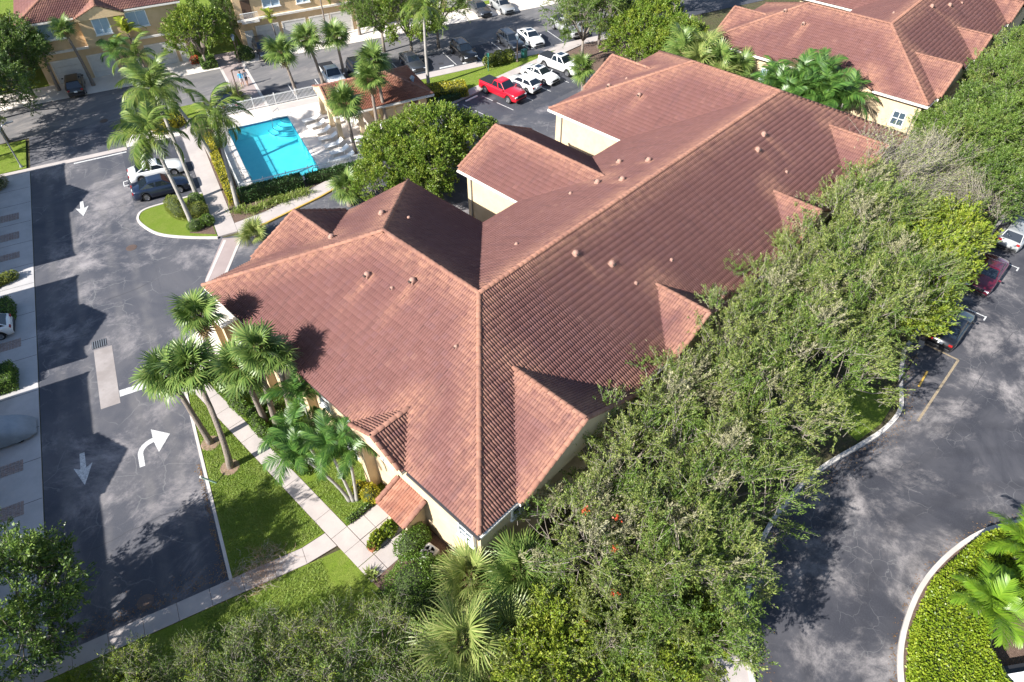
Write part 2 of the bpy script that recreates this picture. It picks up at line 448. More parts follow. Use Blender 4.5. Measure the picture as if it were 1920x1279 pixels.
redge = smooth_line([(70, -8.9), (50, -8.9), (34.2, -8.9), (31.5, -9.2), (29.3, -9.9), (27.0, -10.8), (24.8, -10.75), (22.6, -10.2), (19.6, -9.3), (16.7, -8.8), (13.0, -8.9), (9.6, -9.8), (6.6, -11.5), (4.2, -14.0), (2.6, -18.0), (1.8, -24)])
rroad = sheet('side_road', [(130, -8.9)] + redge + [(1.8, -60), (130, -60)], 0.0, M['asphalt_r'])

# --- markings
def mark(road_o, name, poly, z=0.009, mat=None):
    mb = MB(); n = len(poly)
    A = sum(poly[i][0] * poly[(i + 1) % n][1] - poly[(i + 1) % n][0] * poly[i][1] for i in range(n))
    if A < 0: poly = poly[::-1]
    mb.add([(p[0], p[1], z) for p in poly], [tuple(range(n))])
    return mb.build(name, mat or M['paint'], road_o)
def line_mark(road_o, a, b, w=0.1, z=0.009, mat=None, name='painted_line'):
    a, b = Vector(a[:2]), Vector(b[:2]); d = (b - a).normalized(); n = Vector((-d.y, d.x)) * w / 2
    return mark(road_o, name, [tuple(a + n), tuple(b + n), tuple(b - n), tuple(a - n)], z, mat)
def straight_arrow(p, q):                  # points towards -q
    s = [(p - .14, q + 1.25), (p + .14, q + 1.25), (p + .16, q), (p + .52, q + .25), (p, q - 1.3), (p - .52, q + .25), (p - .16, q)]
    mark(road, 'painted_arrow', pqpoly(s))
straight_arrow(-17.75, 17.9); straight_arrow(-15.98, 47.5)
# curved arrow: bends from +q to +p
cx, cy = -13.72, 17.35; arc = []; inn = []
for t in range(0, 11):
    a = R(180 - 86 * t / 10); arc.append((cx + 1.05 * math.cos(a), cy + 1.0 * math.sin(a)))
for t in range(10, -1, -1):
    a = R(180 - 86 * t / 10); inn.append((cx + .74 * math.cos(a), cy + .64 * math.sin(a)))
mark(road, 'painted_arrow', pqpoly([(cx - 1.05, cy - .95)] + arc + [(cx - .1, cy + 1.75), (cx + .92, cy + .85), (cx + .12, cy - .3)] + inn + [(cx - .74, cy - .95)]))
mark(road, 'stop_bar', pqpoly([(-15.25, 22.85), (-12.1, 22.85), (-12.1, 23.45), (-15.25, 23.45)]))
# concrete trench patch with grate
sheet('concrete_patch', pqpoly([(-16.45, 22.3), (-15.28, 22.3), (-15.28, 28.2), (-16.45, 28.2)]), 0.006, M['patch'])
g = thing('storm_drain', PQ(-16.05, 28.75), PQ_ROT, 'dark iron storm grate at the end of the road\'s concrete patch', 'drain')
mb = MB(); mb.box((0, 0, 0.008), (0.95, 0.8, 0.012)); mb.build('pit', M['black_metal'], g)
for k in range(7):
    MB().box((-.42 + .14 * k, 0, .022), (.05, .78, .016)).build('grate_bar', M['metal_grey'], g)
for (p, q, lab) in ((-15.5, 7.6, 'rusty round manhole cover near the diagonal walkway'), (-12.8, 39.5, 'dark round manhole cover near the planted island\'s kerb'), (-12.9, 64.0, 'dark round manhole cover by the far road junction')):
    h = thing('manhole_cover', PQ(p, q), 0, lab, 'manhole')
    MB().lathe([(.42, 0), (.42, .012), (.36, .014), (.36, .01)], 20).build('frame', M['bronze'], h)
    mb = MB(); mb.lathe([(.35, 0.0), (.35, .016)], 20)
    for k in range(-2, 3): mb.box((k * .12, 0, .02), (.04, .5 - abs(k) * .08, .012))
    mb.build('lid', M['bronze'], h)
# lot lines
for p in (3.15, 6.35, 9.45, 12.5, 15.7, 18.9, 25.5, 28.7, 32.2, 35.4, 40.3, 43.5): line_mark(lotA, PQ(p, 59.4), PQ(p, 63.5))
for x in (36.6, 39.5, 42.6, 45.6, 48.7, 51.9): line_mark(lotB, (x, 35.4), (x, 40.2), z=0.012)
line_mark(road, PQ(-16.2, 56.1), PQ(-11.5, 56.1), 0.22, 0.012)
for q in (48.8, 52.0): line_mark(poollot, PQ(-11.8, q), PQ(-6.6, q), z=0.012)
for x in (32.2, 40.0, 47.8, 55.6):
    if x > 33: line_mark(rroad, (x, -9.2), (x, -11.9)); line_mark(rroad, (x - .5, -11.95), (x + .1, -11.95))
line_mark(rroad, (26.8, -12.0), (34.1, -12.0), 0.15, mat=M['paint_tan']); line_mark(rroad, (34.1, -12.0), (34.1, -9.4), 0.15, mat=M['paint_tan'])

# wheel stops
def wheel_stop(loc, rz, lab, mat='white', L=1.8):
    mb = MB(); h, w = .13, .16
    vs = [(-L/2, -w/2, 0), (-L/2, w/2, 0), (-L/2, w/2*.6, h), (-L/2, -w/2*.6, h)]
    vs += [(L/2, y, z) for (_, y, z) in vs]
    mb.add(vs, [(0, 1, 2, 3), (7, 6, 5, 4), (0, 3, 7, 4), (1, 5, 6, 2), (3, 2, 6, 7), (0, 4, 5, 1)])
    o = mb.build('wheel_stop', M[mat], bevel=.02); o.location = loc; o.rotation_euler = (0, 0, rz)
    return tag(o, lab, 'wheel stop', 'concrete wheel stops in the parking bays')
wheel_stop((35.3, 40.5, .012), 0, 'white wheel stop in the empty bay beside the round kerb end')
wheel_stop((38.2, 40.5, .012), 0, 'white wheel stop in the empty bay beside the red pickup')
for p, lab in ((20.7, 'white wheel stop in front of the dark grey sedan'), (24.2, 'white wheel stop in the empty bay between the grey sedan and black car'), (27.2, 'white wheel stop in front of the black crossover'), (33.7, 'white wheel stop in front of the dark grey crossover'), (36.5, 'white wheel stop in front of the white sedan by the tree')):
    wheel_stop(PQ(p, 59.3, .01), PQ_ROT, lab)
wheel_stop((30.6, -10.9, .01), R(3), 'orange and yellow painted wheel stop inside the tan outlined bay', 'paint_yellow', 1.7)

# --- kerbs, lawns, walks (raised 0.1 m)
ZW = 0.11
def slabs(name, rects, joint=0.012, mat='conc', z=ZW, label=None):
    """rects: list of 4-corner world polygons; every slab its own part of the pavement"""
    base = MB()
    for r in rects: base.prism(r, -0.06, z - 0.025)
    b = struct(name, base, M['mulch'])
    for r in rects:
        c = Vector((sum(p[0] for p in r) / 4, sum(p[1] for p in r) / 4))
        rr = []
        for p in r:
            d = Vector(p) - c; L = d.length
            rr.append(tuple(c + d * (1 - joint / L)))
        MB().prism(rr, z - 0.03 + 0.0, z + random.uniform(-.003, .003)).build('paving_slab', M[mat], b, bevel=.006)
    return b
# sidewalk along the facade
ys = [5.72, 6.9, 8.1] + [8.1 + 1.55 * k for k in range(1, 11)]
slabs('sidewalk', [wrect(-3.65, -2.6, ys[i], ys[i + 1]) for i in range(len(ys) - 1)])
slabs('entry_walk', [wrect(x, x + 1.05, y0, y1) for x in (-2.58, -1.52, -.46) for (y0, y1) in ((5.72, 6.9), (6.92, 8.1))] + [wrect(x, x + 1.05, 4.55, 5.7) for x in (-3.65, -2.58, -1.52)])
ps = [-23.8 + 1.62 * k for k in range(11)]
slabs('diagonal_walk', [pqrect(ps[i], min(ps[i + 1], -6.35), 5.72, 6.75) for i in range(10)] + [[tuple(PQ(-7.6, 5.72)[:2]), (-3.67, 7.55), (-3.67, 8.65), tuple(PQ(-7.6, 6.75)[:2])]])
# front lawn between road and sidewalk
lawnA = raised('lawn', [tuple(PQ(-11.28, 6.78)[:2]), tuple(PQ(-7.6, 6.78)[:2]), (-3.67, 8.68), (-3.67, 24.0), tuple(PQ(-11.28, 22.5)[:2])], -.05, ZW - .012, M['grass'])
ribbon('kerb', [tuple(PQ(-11.37, 6.7)), tuple(PQ(-11.37, 14)), tuple(PQ(-11.37, 22.6))], .17, -.05, ZW + .02, M['kerb'])
lawnB = raised('lawn', pqpoly([(-24, -16), (-4, -16), (-4, 5.7), (-24, 5.7)]), -.05, ZW - .03, M['grass'])
bedA = raised('planting_bed', [(-2.58, 8.12), (.6, 8.12), (.6, 24.0), (-2.58, 24.0)], -.05, ZW - .02, M['grass'])
bedB = raised('planting_bed', [(-3.6, -8), (.6, -8), (.6, 5.7), (-3.6, 5.7)], -.05, ZW - .024, M['mulch'])
raised('patio', [(-3.7, 24.0), (.55, 24.0), (.55, 26.4), (3.5, 27.2), (3.0, 29.5), (-2.3, 28.0)], -.05, ZW - .02, M['deckc'])
# strip between building and side road
strip = [(-3.6, -8.1)] + [(.6, -8.1), (.6, .6), (70, .6)] + redge + [(-3.6, -24)]
mbs = MB(); mbs.prism([(.6, .55), (90, .55), (90, -8.9)] + redge[1:] + [(-3.6, -24), (-3.6, -8.05), (.6, -8.05)], -.05, .06)
struct('verge', mbs, M['soil'])
raised('grass_patch', [(23.4, -6.8), (27.4, -7.2), (27.6, -10.3), (24.9, -10.4), (22.6, -9.9)], 0, .075, M['grass'])
ribbon('kerb', redge, .26, -.05, .15, M['kerb'])
ap = [(9.9, -9.4), (6.8, -11.3), (4.4, -13.9), (2.8, -18.0), (2.0, -24)]
sheet('sidewalk_apron', [(p[0] - .12, p[1] + .05) for p in ap] + [(-.6, -24), (.6, -17.6), (2.4, -13.4), (5.2, -10.4), (8.6, -8.9)], .10, M['conc'])
# hedge island by the side road
isl = smooth_line([(6.5, -22), (8.2, -19.2), (10.2, -17.5), (12.9, -16.5), (16.6, -16.3), (20.6, -17.2), (23.6, -18.9), (28, -22.5), (34, -28)])
raised('hedge_island', isl + [(34, -40), (6.5, -40)], -.05, .09, M['mulch'])
ribbon('kerb', isl, .24, -.05, .14, M['kerb'])

# pool surroundings
raised('pool_walk', pqrect(-6.2, -4.62, 37.6, 60.2), -.05, ZW, M['conc'])
raised('crosswalk', [tuple(PQ(-5.95, 37.3)[:2]), (7.5, 36.2), (3.6, 32.4), (2.5, 33.0), (2.6, 33.4)], -.02, .012, M['cross'])
line_mark(drive, (6.3, 36.9), (2.55, 33.1), .22, .018, M['kerb']); line_mark(drive, (7.45, 36.3), (3.5, 32.3), .22, .018, M['kerb'])
mbw = MB(); mbw.prism([tuple(PQ(-4.6, 37.75)[:2]), tuple(PQ(-4.6, 38.9)[:2]), (10.8, 37.95), (17.4, 38.2), (19.5, 36.9), (15.5, 36.5), (7.55, 36.5)], -.05, ZW)
struct('lower_walk', mbw, M['conc'])
ribbon('kerb', [(7.6, 36.42), (12, 36.42), (15.5, 36.42), (19.5, 36.8)], .16, -.05, ZW + .02, M['paint_yellow'])
raised('pool_bed', [tuple(PQ(-4.6, 38.95)[:2]), tuple(PQ(-4.6, 60)[:2]), tuple(PQ(-3.2, 60)[:2]), tuple(PQ(-3.2, 42.75)[:2]), tuple(PQ(8.9, 42.75)[:2]), (24.5, 39.2), (19.6, 36.95), (17.3, 38.3), (10.8, 38.05)], -.05, ZW - .02, M['mulch'])
dk = frame_sheet((-3.2, 19.0, 42.75, 59.0), (PP0, PP1, PQ0, PQ1), ZW - .004)
struct('pool_deck', dk, M['deckc'])
dk2 = MB()
for k in range(1, 9):
    a, b = PQ(-3.15, 43.3 + k * 1.5, ZW), PQ(-1.95, 43.3 + k * 1.5, ZW); dk2.bar(a, b, .02, .004)
dk2.bar(PQ(-2.35, 43, ZW), PQ(-2.35, 58.9, ZW), .03, .004)
dj = dk2.build('deck_joint', M['bronze']); dj.parent = bpy.data.objects['pool_deck']
# planted island by the pool lot
ipts = smooth_line([tuple(PQ(-6.25, 45.0)), tuple(PQ(-8.8, 44.9)), tuple(PQ(-11.0, 44.7)), tuple(PQ(-11.75, 43.9)), tuple(PQ(-11.7, 42.6)), tuple(PQ(-10.6, 40.4)), tuple(PQ(-8.6, 38.8)), tuple(PQ(-6.25, 37.5))])
raised('planted_island', [p[:2] for p in ipts], -.05, ZW - .012, M['grass'])
ribbon('kerb', ipts, .2, -.05, ZW + .02, M['kerb'])
raised('mulch_bed', pqpoly([(-8.2, 39.2), (-6.3, 38.0), (-6.3, 44.4), (-7.6, 44.4)]), 0, ZW - .004, M['mulch'])
# left driveways
raised('house_driveway', pqrect(-27, -19.95, -8, 56.4), -.05, .03, M['conc_drive'])
for q in (16.8, 19.95, 22.6, 26.0, 29.6, 31.6, 34.6, 38.3, 41.0, 44.4, 47.6, 50.8, 53.5):
    MB().bar(PQ(-26.9, q, .031), PQ(-19.97, q, .031), .03, .006).build('joint', M['black_metal'], bpy.data.objects['house_driveway'])
def paver_strip(q0, q1, p1=-20.9, p0=-25.5):
    mb = MB()
    n, m_ = int((p1 - p0) / .2), max(2, int((q1 - q0) / .16))
    for i in range(n):
        for j in range(m_):
            c = PQ(p0 + (i + .5) * (p1 - p0) / n, q0 + (j + .5) * (q1 - q0) / m_, .034 + random.uniform(0, .012))
            mb.box(c, ((p1 - p0) / n * .86, (q1 - q0) / m_ * .84, .03), PQ_ROT + random.uniform(-.06, .06))
    o = mb.build('cobble_strip', M['cobble'], bpy.data.objects['house_driveway']); o['kind'] = 'stuff'
for q0, q1 in ((48.3, 49.4), (45.2, 46.3), (42.3, 43.2), (31.0, 31.95), (19.4, 20.3), (16.1, 17.1)): paver_strip(q0, q1)
# cross walk strip at the road's far end + lawns there
raised('corner_lawn', pqrect(-40, -20.2, 57.2, 63.2), -.05, .08, M['grass'])
raised('corner_walk', pqrect(-40, -11.4, 56.45, 57.15), -.05, .03, M['conc'])
raised('pool_lot_walk', pqrect(-11.35, -6.3, 57.0, 59.4), -.05, .05, M['deckc'])
raised('shrub_bed', pqrect(-11.35, -3.0, 59.45, 63.4), -.05, .08, M['grass'])
sheet('far_driveway', pqrect(-40, 60, 71.45, 75.7), .01, M['deckc'])
raised('crossing', pqrect(.5, 3.0, 59.0, 71.4), -.02, .016, M['cross'])
for p in (.45, 3.05): line_mark(farroad, PQ(p, 59.1), PQ(p, 71.4), .3, .02, M['kerb'])
raised('far_walk', pqrect(.4, 3.0, 71.42, 88), -.02, .03, M['cross'])
raised('middle_walk', pqrect(3.1, 60, 57.5, 58.85), -.05, ZW, M['conc'])
raised('lawn', [tuple(PQ(19.2, 57.45)[:2]), tuple(PQ(38.2, 57.45)[:2]), (33.5, 42.3), tuple(PQ(19.2, 53.0)[:2])], -.05, ZW - .012, M['grass'])
raised('rear_walk', [(33.0, 41.1), (59, 41.1), (59, 42.3), (33.0, 42.3)], -.05, ZW - .007, M['conc'])
ke = smooth_line([(33.4, 42.2), (32.3, 41.4), (32.6, 40.0), (33.4, 38.9), (33.6, 37.0)])
ribbon('kerb', ke, .3, -.05, .13, M['kerb'])
raised('lawn', pqrect(-40, 60, 75.8, 120), -.05, .05, M['grass'])
raised('shrub_bed', [(52.6, 27), (60, 27), (60, 40.9), (53.6, 40.9)], -.05, .09, M['mulch'])
raised('shrub_bed', [(51.5, .7), (56.0, .7), (56.0, 26.2), (51.5, 26.2)], -.05, .08, M['soil'])

# grass blades on the lawns that lie near
def blades(name, poly, n, z, parent, h=(.06, .13)):
    P = np.array(poly); lo, hi = P.min(0), P.max(0)
    pts = rng.uniform(lo, hi, (n * 3, 2)); ins = np.zeros(len(pts), bool)
    j = len(P) - 1
    for i in range(len(P)):
        c = ((P[i, 1] > pts[:, 1]) != (P[j, 1] > pts[:, 1])) & (pts[:, 0] < (P[j, 0] - P[i, 0]) * (pts[:, 1] - P[i, 1]) / (P[j, 1] - P[i, 1] + 1e-12) + P[i, 0])
        ins ^= c; j = i
    pts = pts[ins][:n]; n = len(pts)
    a = rng.uniform(0, 2 * np.pi, n); L = rng.uniform(*h, n); w = rng.uniform(.012, .026, n); b = rng.uniform(0, 2 * np.pi, n)
    base = np.c_[pts, np.full(n, z)]
    d = np.c_[np.cos(a), np.sin(a), np.zeros(n)] * w[:, None]
    t = np.c_[np.cos(b) * L * .8, np.sin(b) * L * .8, L * .75]
    V = np.stack([base - d, base + d, base + t], 1).reshape(-1, 3); F = np.arange(3 * n).reshape(-1, 3)
    o = obj(name, np_mesh(name, V, F, M['blade']), parent); o['kind'] = 'stuff'
blades('grass', [tuple(PQ(-11.2, 6.9)[:2]), tuple(PQ(-7.6, 6.9)[:2]), (-3.72, 8.8), (-3.72, 23.8), tuple(PQ(-11.2, 22.5)[:2])], 26000, ZW - .015, lawnA)
blades('grass', pqpoly([(-13, -2), (-6.9, -4), (-6.9, 5.6), (-13, 5.6)]), 22000, ZW - .035, lawnB, (.08, .2))
blades('grass', [(-2.55, 8.2), (.4, 8.2), (.4, 12), (-2.55, 12)], 6000, ZW - .02, bedA)

# fallen leaves along the kerbs
M['litter'] = leafmat('fallen_leaf', [(.24, .11, .04), (.17, .09, .045), (.28, .17, .07), (.11, .075, .05)], .1)
def litter(name, line, n, off, sd, z, parent):
    P = np.array([p[:2] for p in line]); seg = rng.integers(0, len(P) - 1, n); t = rng.random(n)[:, None]; a, b = P[seg], P[seg + 1]
    d = (b - a) / np.linalg.norm(b - a, axis=1)[:, None]; nn = np.c_[-d[:, 1], d[:, 0]]
    c = a + (b - a) * t + nn * (off + np.abs(rng.normal(0, sd, n)) * np.sign(off))[:, None]; an = rng.uniform(0, 6.28, n); L = rng.uniform(.025, .055, n)
    u = np.c_[np.cos(an), np.sin(an)] * L[:, None]; w = np.c_[-np.sin(an), np.cos(an)] * (L * .5)[:, None]
    V = np.stack([np.c_[c + k1 * u + k2 * w, np.full(n, z) + rng.uniform(0, .02, n)] for k1, k2 in ((-1, 0), (0, -1), (1, 0), (0, 1))], 1).reshape(-1, 3)
    o = obj(name, np_mesh(name, V, np.arange(4 * n).reshape(-1, 4), M['litter']), parent); o['kind'] = 'stuff'
litter('leaf_litter', isl, 420, .18, .16, .008, rroad)
litter('leaf_litter', redge, 1100, .2, .4, .008, rroad)
litter('leaf_litter', [tuple(PQ(-11.5, 7)), tuple(PQ(-11.5, 15))], 420, .06, .12, .008, road)
litter('leaf_litter', [tuple(PQ(-19, 6.9)), tuple(PQ(-11.5, 6.9))], 500, .1, .5, .008, road)

# tar seams and oil drips
M['tar'] = plain('tar_seam', (.04, .04, .046), .7)
def seam(parent, a, b, w=.05, z=.007, amp=.06):
    a, b = Vector(a), Vector(b); n = max(4, int((b - a).length / .4)); d = (b - a).normalized(); nn = Vector((-d.y, d.x, 0)); V = []; F = []
    off = 0
    for i in range(n + 1):
        off = off * .8 + random.gauss(0, amp * .4); p = a.lerp(b, i / n) + nn * off; h = w * random.uniform(.3, .6); V += [(p.x + nn.x * h, p.y + nn.y * h, z), (p.x - nn.x * h, p.y - nn.y * h, z)]
        if i: F.append((2 * i - 2, 2 * i - 1, 2 * i + 1, 2 * i))
    o = MB(); o.add(V, F); o.build('tar_seam', M['tar'], parent)
for a, b in (((-19.8, 30.5), (-16.6, 30.3)), ((-15.1, 33.5), (-11.6, 34.2)), ((-19.6, 46.6), (-12, 46.2)), ((-17.9, 12.0), (-12.0, 12.4))):
    seam(road, PQ(*a), PQ(*b), .035, amp=.14)
for a, b in (((22, -12.5), (31, -15)), ((30, -13.5), (44, -14.2))): seam(rroad, (*a, 0), (*b, 0), .03, amp=.2)
for (x, y) in ((45.6 - 1.5, 36.6), (39.6, 38.2), (36.6, 38.6), (48.6, 36.4)):
    MB().lathe([(.34, .013), (.001, .0135)], 12, (x, y, 0)).build('oil_stain', M['tar'], lotB)
for p in (4.8, 7.9, 22.3, 24.0, 30.4):
    c = PQ(p, 60.6); MB().lathe([(.33, .007), (.001, .0075)], 12, (c.x, c.y, 0)).build('oil_stain', M['tar'], lotA)
# ---------------------------------------------------------------- clay tile roofs
SL = 0.4754
TW, TE = 0.33, 0.372                       # tile width, exposed length
def tile_proto(nseg):
    prof = []; bw = TW / 2; r = (bw - .04) / 2           # two rolls on every tile
    for j in (0, 1):
        prof.append((j * bw, 0.0))
        for k in range(nseg + 1):
            a = math.pi * (1 - k / nseg)
            prof.append((j * bw + .04 + r + r * math.copysign(abs(math.cos(a)) ** .8, math.cos(a)), .054 * math.sin(a) ** .7 if 0 < k < nseg else .004))
    prof = np.array(prof); n = len(prof); Ln = TE + .05
    V = []
    for (v, lift) in ((-.01, .048), (Ln, .006)):
        for (u, h) in prof: V.append((u, v, h + lift))
    for (u, h) in prof: V.append((u, -.008, h + .048 - .034))
    F = [(i, i + 1, n + i + 1, n + i) for i in range(n - 1)] + [(2 * n + i, 2 * n + i + 1, i + 1, i) for i in range(n - 1)]
    return np.array(V), np.array(F)
def cap_proto(rad=.135, L=.43):
    V = []; n = 6
    for (v, rr, lift) in ((0, rad * 1.08, .05), (L, rad * .94, .015)):
        for k in range(n + 1):
            a = math.pi * k / n; V.append((-rr * math.cos(a), v, rr * .85 * math.sin(a) + lift - .03))
    for k in range(n + 1):
        a = math.pi * k / n; rr = rad * .9; V.append((-rr * math.cos(a), .004, rr * .8 * math.sin(a) + .0))
    m = n + 1
    F = [(k, k + 1, m + k + 1, m + k) for k in range(n)] + [(2 * m + k, 2 * m + k + 1, k + 1, k) for k in range(n)]
    return np.array(V), np.array(F)
TILE_HI, TILE_LO, CAP = tile_proto(4), tile_proto(3), cap_proto()

class Roof:
    """height field = max of hip / gable prisms; comps: (x0,y0,x1,y1,he,sides)"""
    def __init__(s, comps, slope=SL): s.c = comps; s.s = slope
    def dists(s, c, x, y):
        return {'w': x - c[0], 'e': c[2] - x, 's': y - c[1], 'n': c[3] - y}
    def h(s, x, y, skip=None):
        H = np.full(np.shape(x), -99.0)
        for i, c in enumerate(s.c):
            if i == skip: continue
            d = s.dists(c, x, y)
            ins = (x >= c[0]) & (x <= c[2]) & (y >= c[1]) & (y <= c[3])
            mn = np.min([d[k] for k in c[5]], axis=0)
            H = np.where(ins, np.maximum(H, c[4] + s.s * mn), H)
        return H
    def tiles(s):
        """list of frames: origin(3), u(3), v(3), n(3) of every visible tile"""
        cs = 1 / math.hypot(1, s.s); O, Uu, Vv, CS = [], [], [], []
        for i, c in enumerate(s.c):
            for side in c[5]:
                if side in 'we': Lr = c[3] - c[1]; D = (c[2] - c[0]); D = D if len(c[5]) < 4 and ('e' not in c[5] or 'w' not in c[5]) else D / 2
                else: Lr = c[2] - c[0]; D = (c[3] - c[1]) if ('n' not in c[5] or 's' not in c[5]) else (c[3] - c[1]) / 2
                na, nb = int(round(Lr / TW)), int(D / (TE * cs)) + 1
                a = (np.arange(na)) * (Lr / na); b = np.arange(nb) * TE * cs - .02
                A, B = np.meshgrid(a, b); A = A.ravel(); B = B.ravel()
                Ac, Bc = A + TW / 2, B + TE * cs / 2
                if side == 'w': X, Y = c[0] + Bc, c[3] - Ac; xo, yo = c[0] + B, c[3] - A; u = (0, -1, 0); v = (cs, 0, cs * s.s)
                if side == 'e': X, Y = c[2] - Bc, c[1] + Ac; xo, yo = c[2] - B, c[1] + A; u = (0, 1, 0); v = (-cs, 0, cs * s.s)
                if side == 's': X, Y = c[0] + Ac, c[1] + Bc; xo, yo = c[0] + A, c[1] + B; u = (1, 0, 0); v = (0, cs, cs * s.s)
                if side == 'n': X, Y = c[2] - Ac, c[3] - Bc; xo, yo = c[2] - A, c[3] - B; u = (-1, 0, 0); v = (0, -cs, cs * s.s)
                d = s.dists(c, X, Y); own = d[side]
                ok = np.ones(len(X), bool)
                for k in c[5]:
                    if k != side: ok &= own <= d[k] + (.3 if (k + side) not in ('we', 'ew', 'sn', 'ns') else .12)
                z = c[4] + s.s * own
                hh = s.h(X, Y, skip=i)
                ok &= z >= hh - 0.14
                # coplanar overlap of two wings: let the first one keep it
                for j in range(len(s.c)):
                    c2 = s.c[j]; d2 = s.dists(c2, X, Y)
                    if j == i or side not in c2[5]: continue
                    L2 = (c2[3] - c2[1]) if side in 'we' else (c2[2] - c2[0])
                    if L2 < Lr or (L2 == Lr and j > i): continue
                    ins = (X >= c2[0]) & (X <= c2[2]) & (Y >= c2[1]) & (Y <= c2[3])
                    ok &= ~(ins & (np.abs(c2[4] + s.s * d2[side] - z) < 1e-3) & (np.abs(d2[side] - own) < 1e-3))
                zo = c[4] + s.s * (B)
                O.append(np.c_[xo, yo, zo][ok]); n_ = ok.sum()
                Uu.append(np.tile(u, (n_, 1))); Vv.append(np.tile(v, (n_, 1))); CS.append(np.tile((i, 'wesn'.index(side)), (n_, 1)))
        O, Uu, Vv = np.concatenate(O), np.concatenate(Uu).astype(float), np.concatenate(Vv)
        return O, Uu, Vv, np.concatenate(CS)
    def clip(s, W, CS):
        """cut tiles along hips and ridges: W (n,k,3)"""
        W0 = W.copy()
        ax = {'w': (0, 1), 'e': (0, -1), 's': (1, 1), 'n': (1, -1)}; opp = {'w': 'e', 'e': 'w', 's': 'n', 'n': 's'}
        for i, c in enumerate(s.c):
            for si, side in enumerate('wesn'):
                m = (CS[:, 0] == i) & (CS[:, 1] == si)
                if not m.any(): continue
                G = W[m]
                for k in c[5]:
                    if k == side: continue
                    d = s.dists(c, G[..., 0], G[..., 1]); ex = np.maximum(d[side] - d[k], 0)
                    if k == opp[side]:
                        a, sg = ax[side]; G[..., a] -= sg * ex / 2; G[..., 2] -= s.s * ex / 2
                    else:
                        a, sg = ax[k]; G[..., a] += sg * ex
                W[m] = G
        return W, np.abs(W - W0).max(axis=(1, 2)) > 1e-4
def stamp(proto, O, U, Vd, scale=None):
    V, F = proto; Nn = np.cross(U, Vd); n = len(O); k = len(V)
    W = O[:, None, :] + V[None, :, 0, None] * U[:, None, :] + V[None, :, 1, None] * Vd[:, None, :] + V[None, :, 2, None] * Nn[:, None, :]
    FF = (F[None] + (np.arange(n) * k)[:, None, None]).reshape(-1, 4)
    return W.reshape(-1, 3), FF
def cap_frames(lines):
    O, U, Vd = [], [], []
    for (a, b) in lines:                      # a is the lower / starting end
        a, b = np.array(a, float), np.array(b, float); L = np.linalg.norm(b - a); d = (b - a) / L
        n = max(1, int(L / .385)); u = np.cross(d, (0, 0, 1)); u /= np.linalg.norm(u)
        for k in range(n):
            O.append(a + d * (k * L / n)); U.append(u); Vd.append(d)
    return np.array(O), np.array(U), np.array(Vd)
def local_pale(O, caps, spots):
    """leached lighter tiles near mortared ridges and below vents"""
    p = np.zeros(len(O))
    for (a, b) in caps:
        a, b = np.array(a[:2]), np.array(b[:2]); d = b - a; L2 = d @ d
        t = np.clip(((O[:, :2] - a) @ d) / L2, 0, 1)
        r = np.linalg.norm(O[:, :2] - a - t[:, None] * d, axis=1)
        p = np.maximum(p, np.clip(1.15 - r / 1.5, 0, 1) * .85)
    for (x, y, dx, dy, w, l) in spots:
        q = O[:, :2] - (x, y); al = q @ (dx, dy); ac = np.abs(q @ (-dy, dx))
        p = np.maximum(p, np.where((al > -.3) & (al < l * 1.3), .85 * np.exp(-(ac / w) ** 2) * np.clip(1.15 - al / (l * 1.3), 0, 1), 0))
    return p
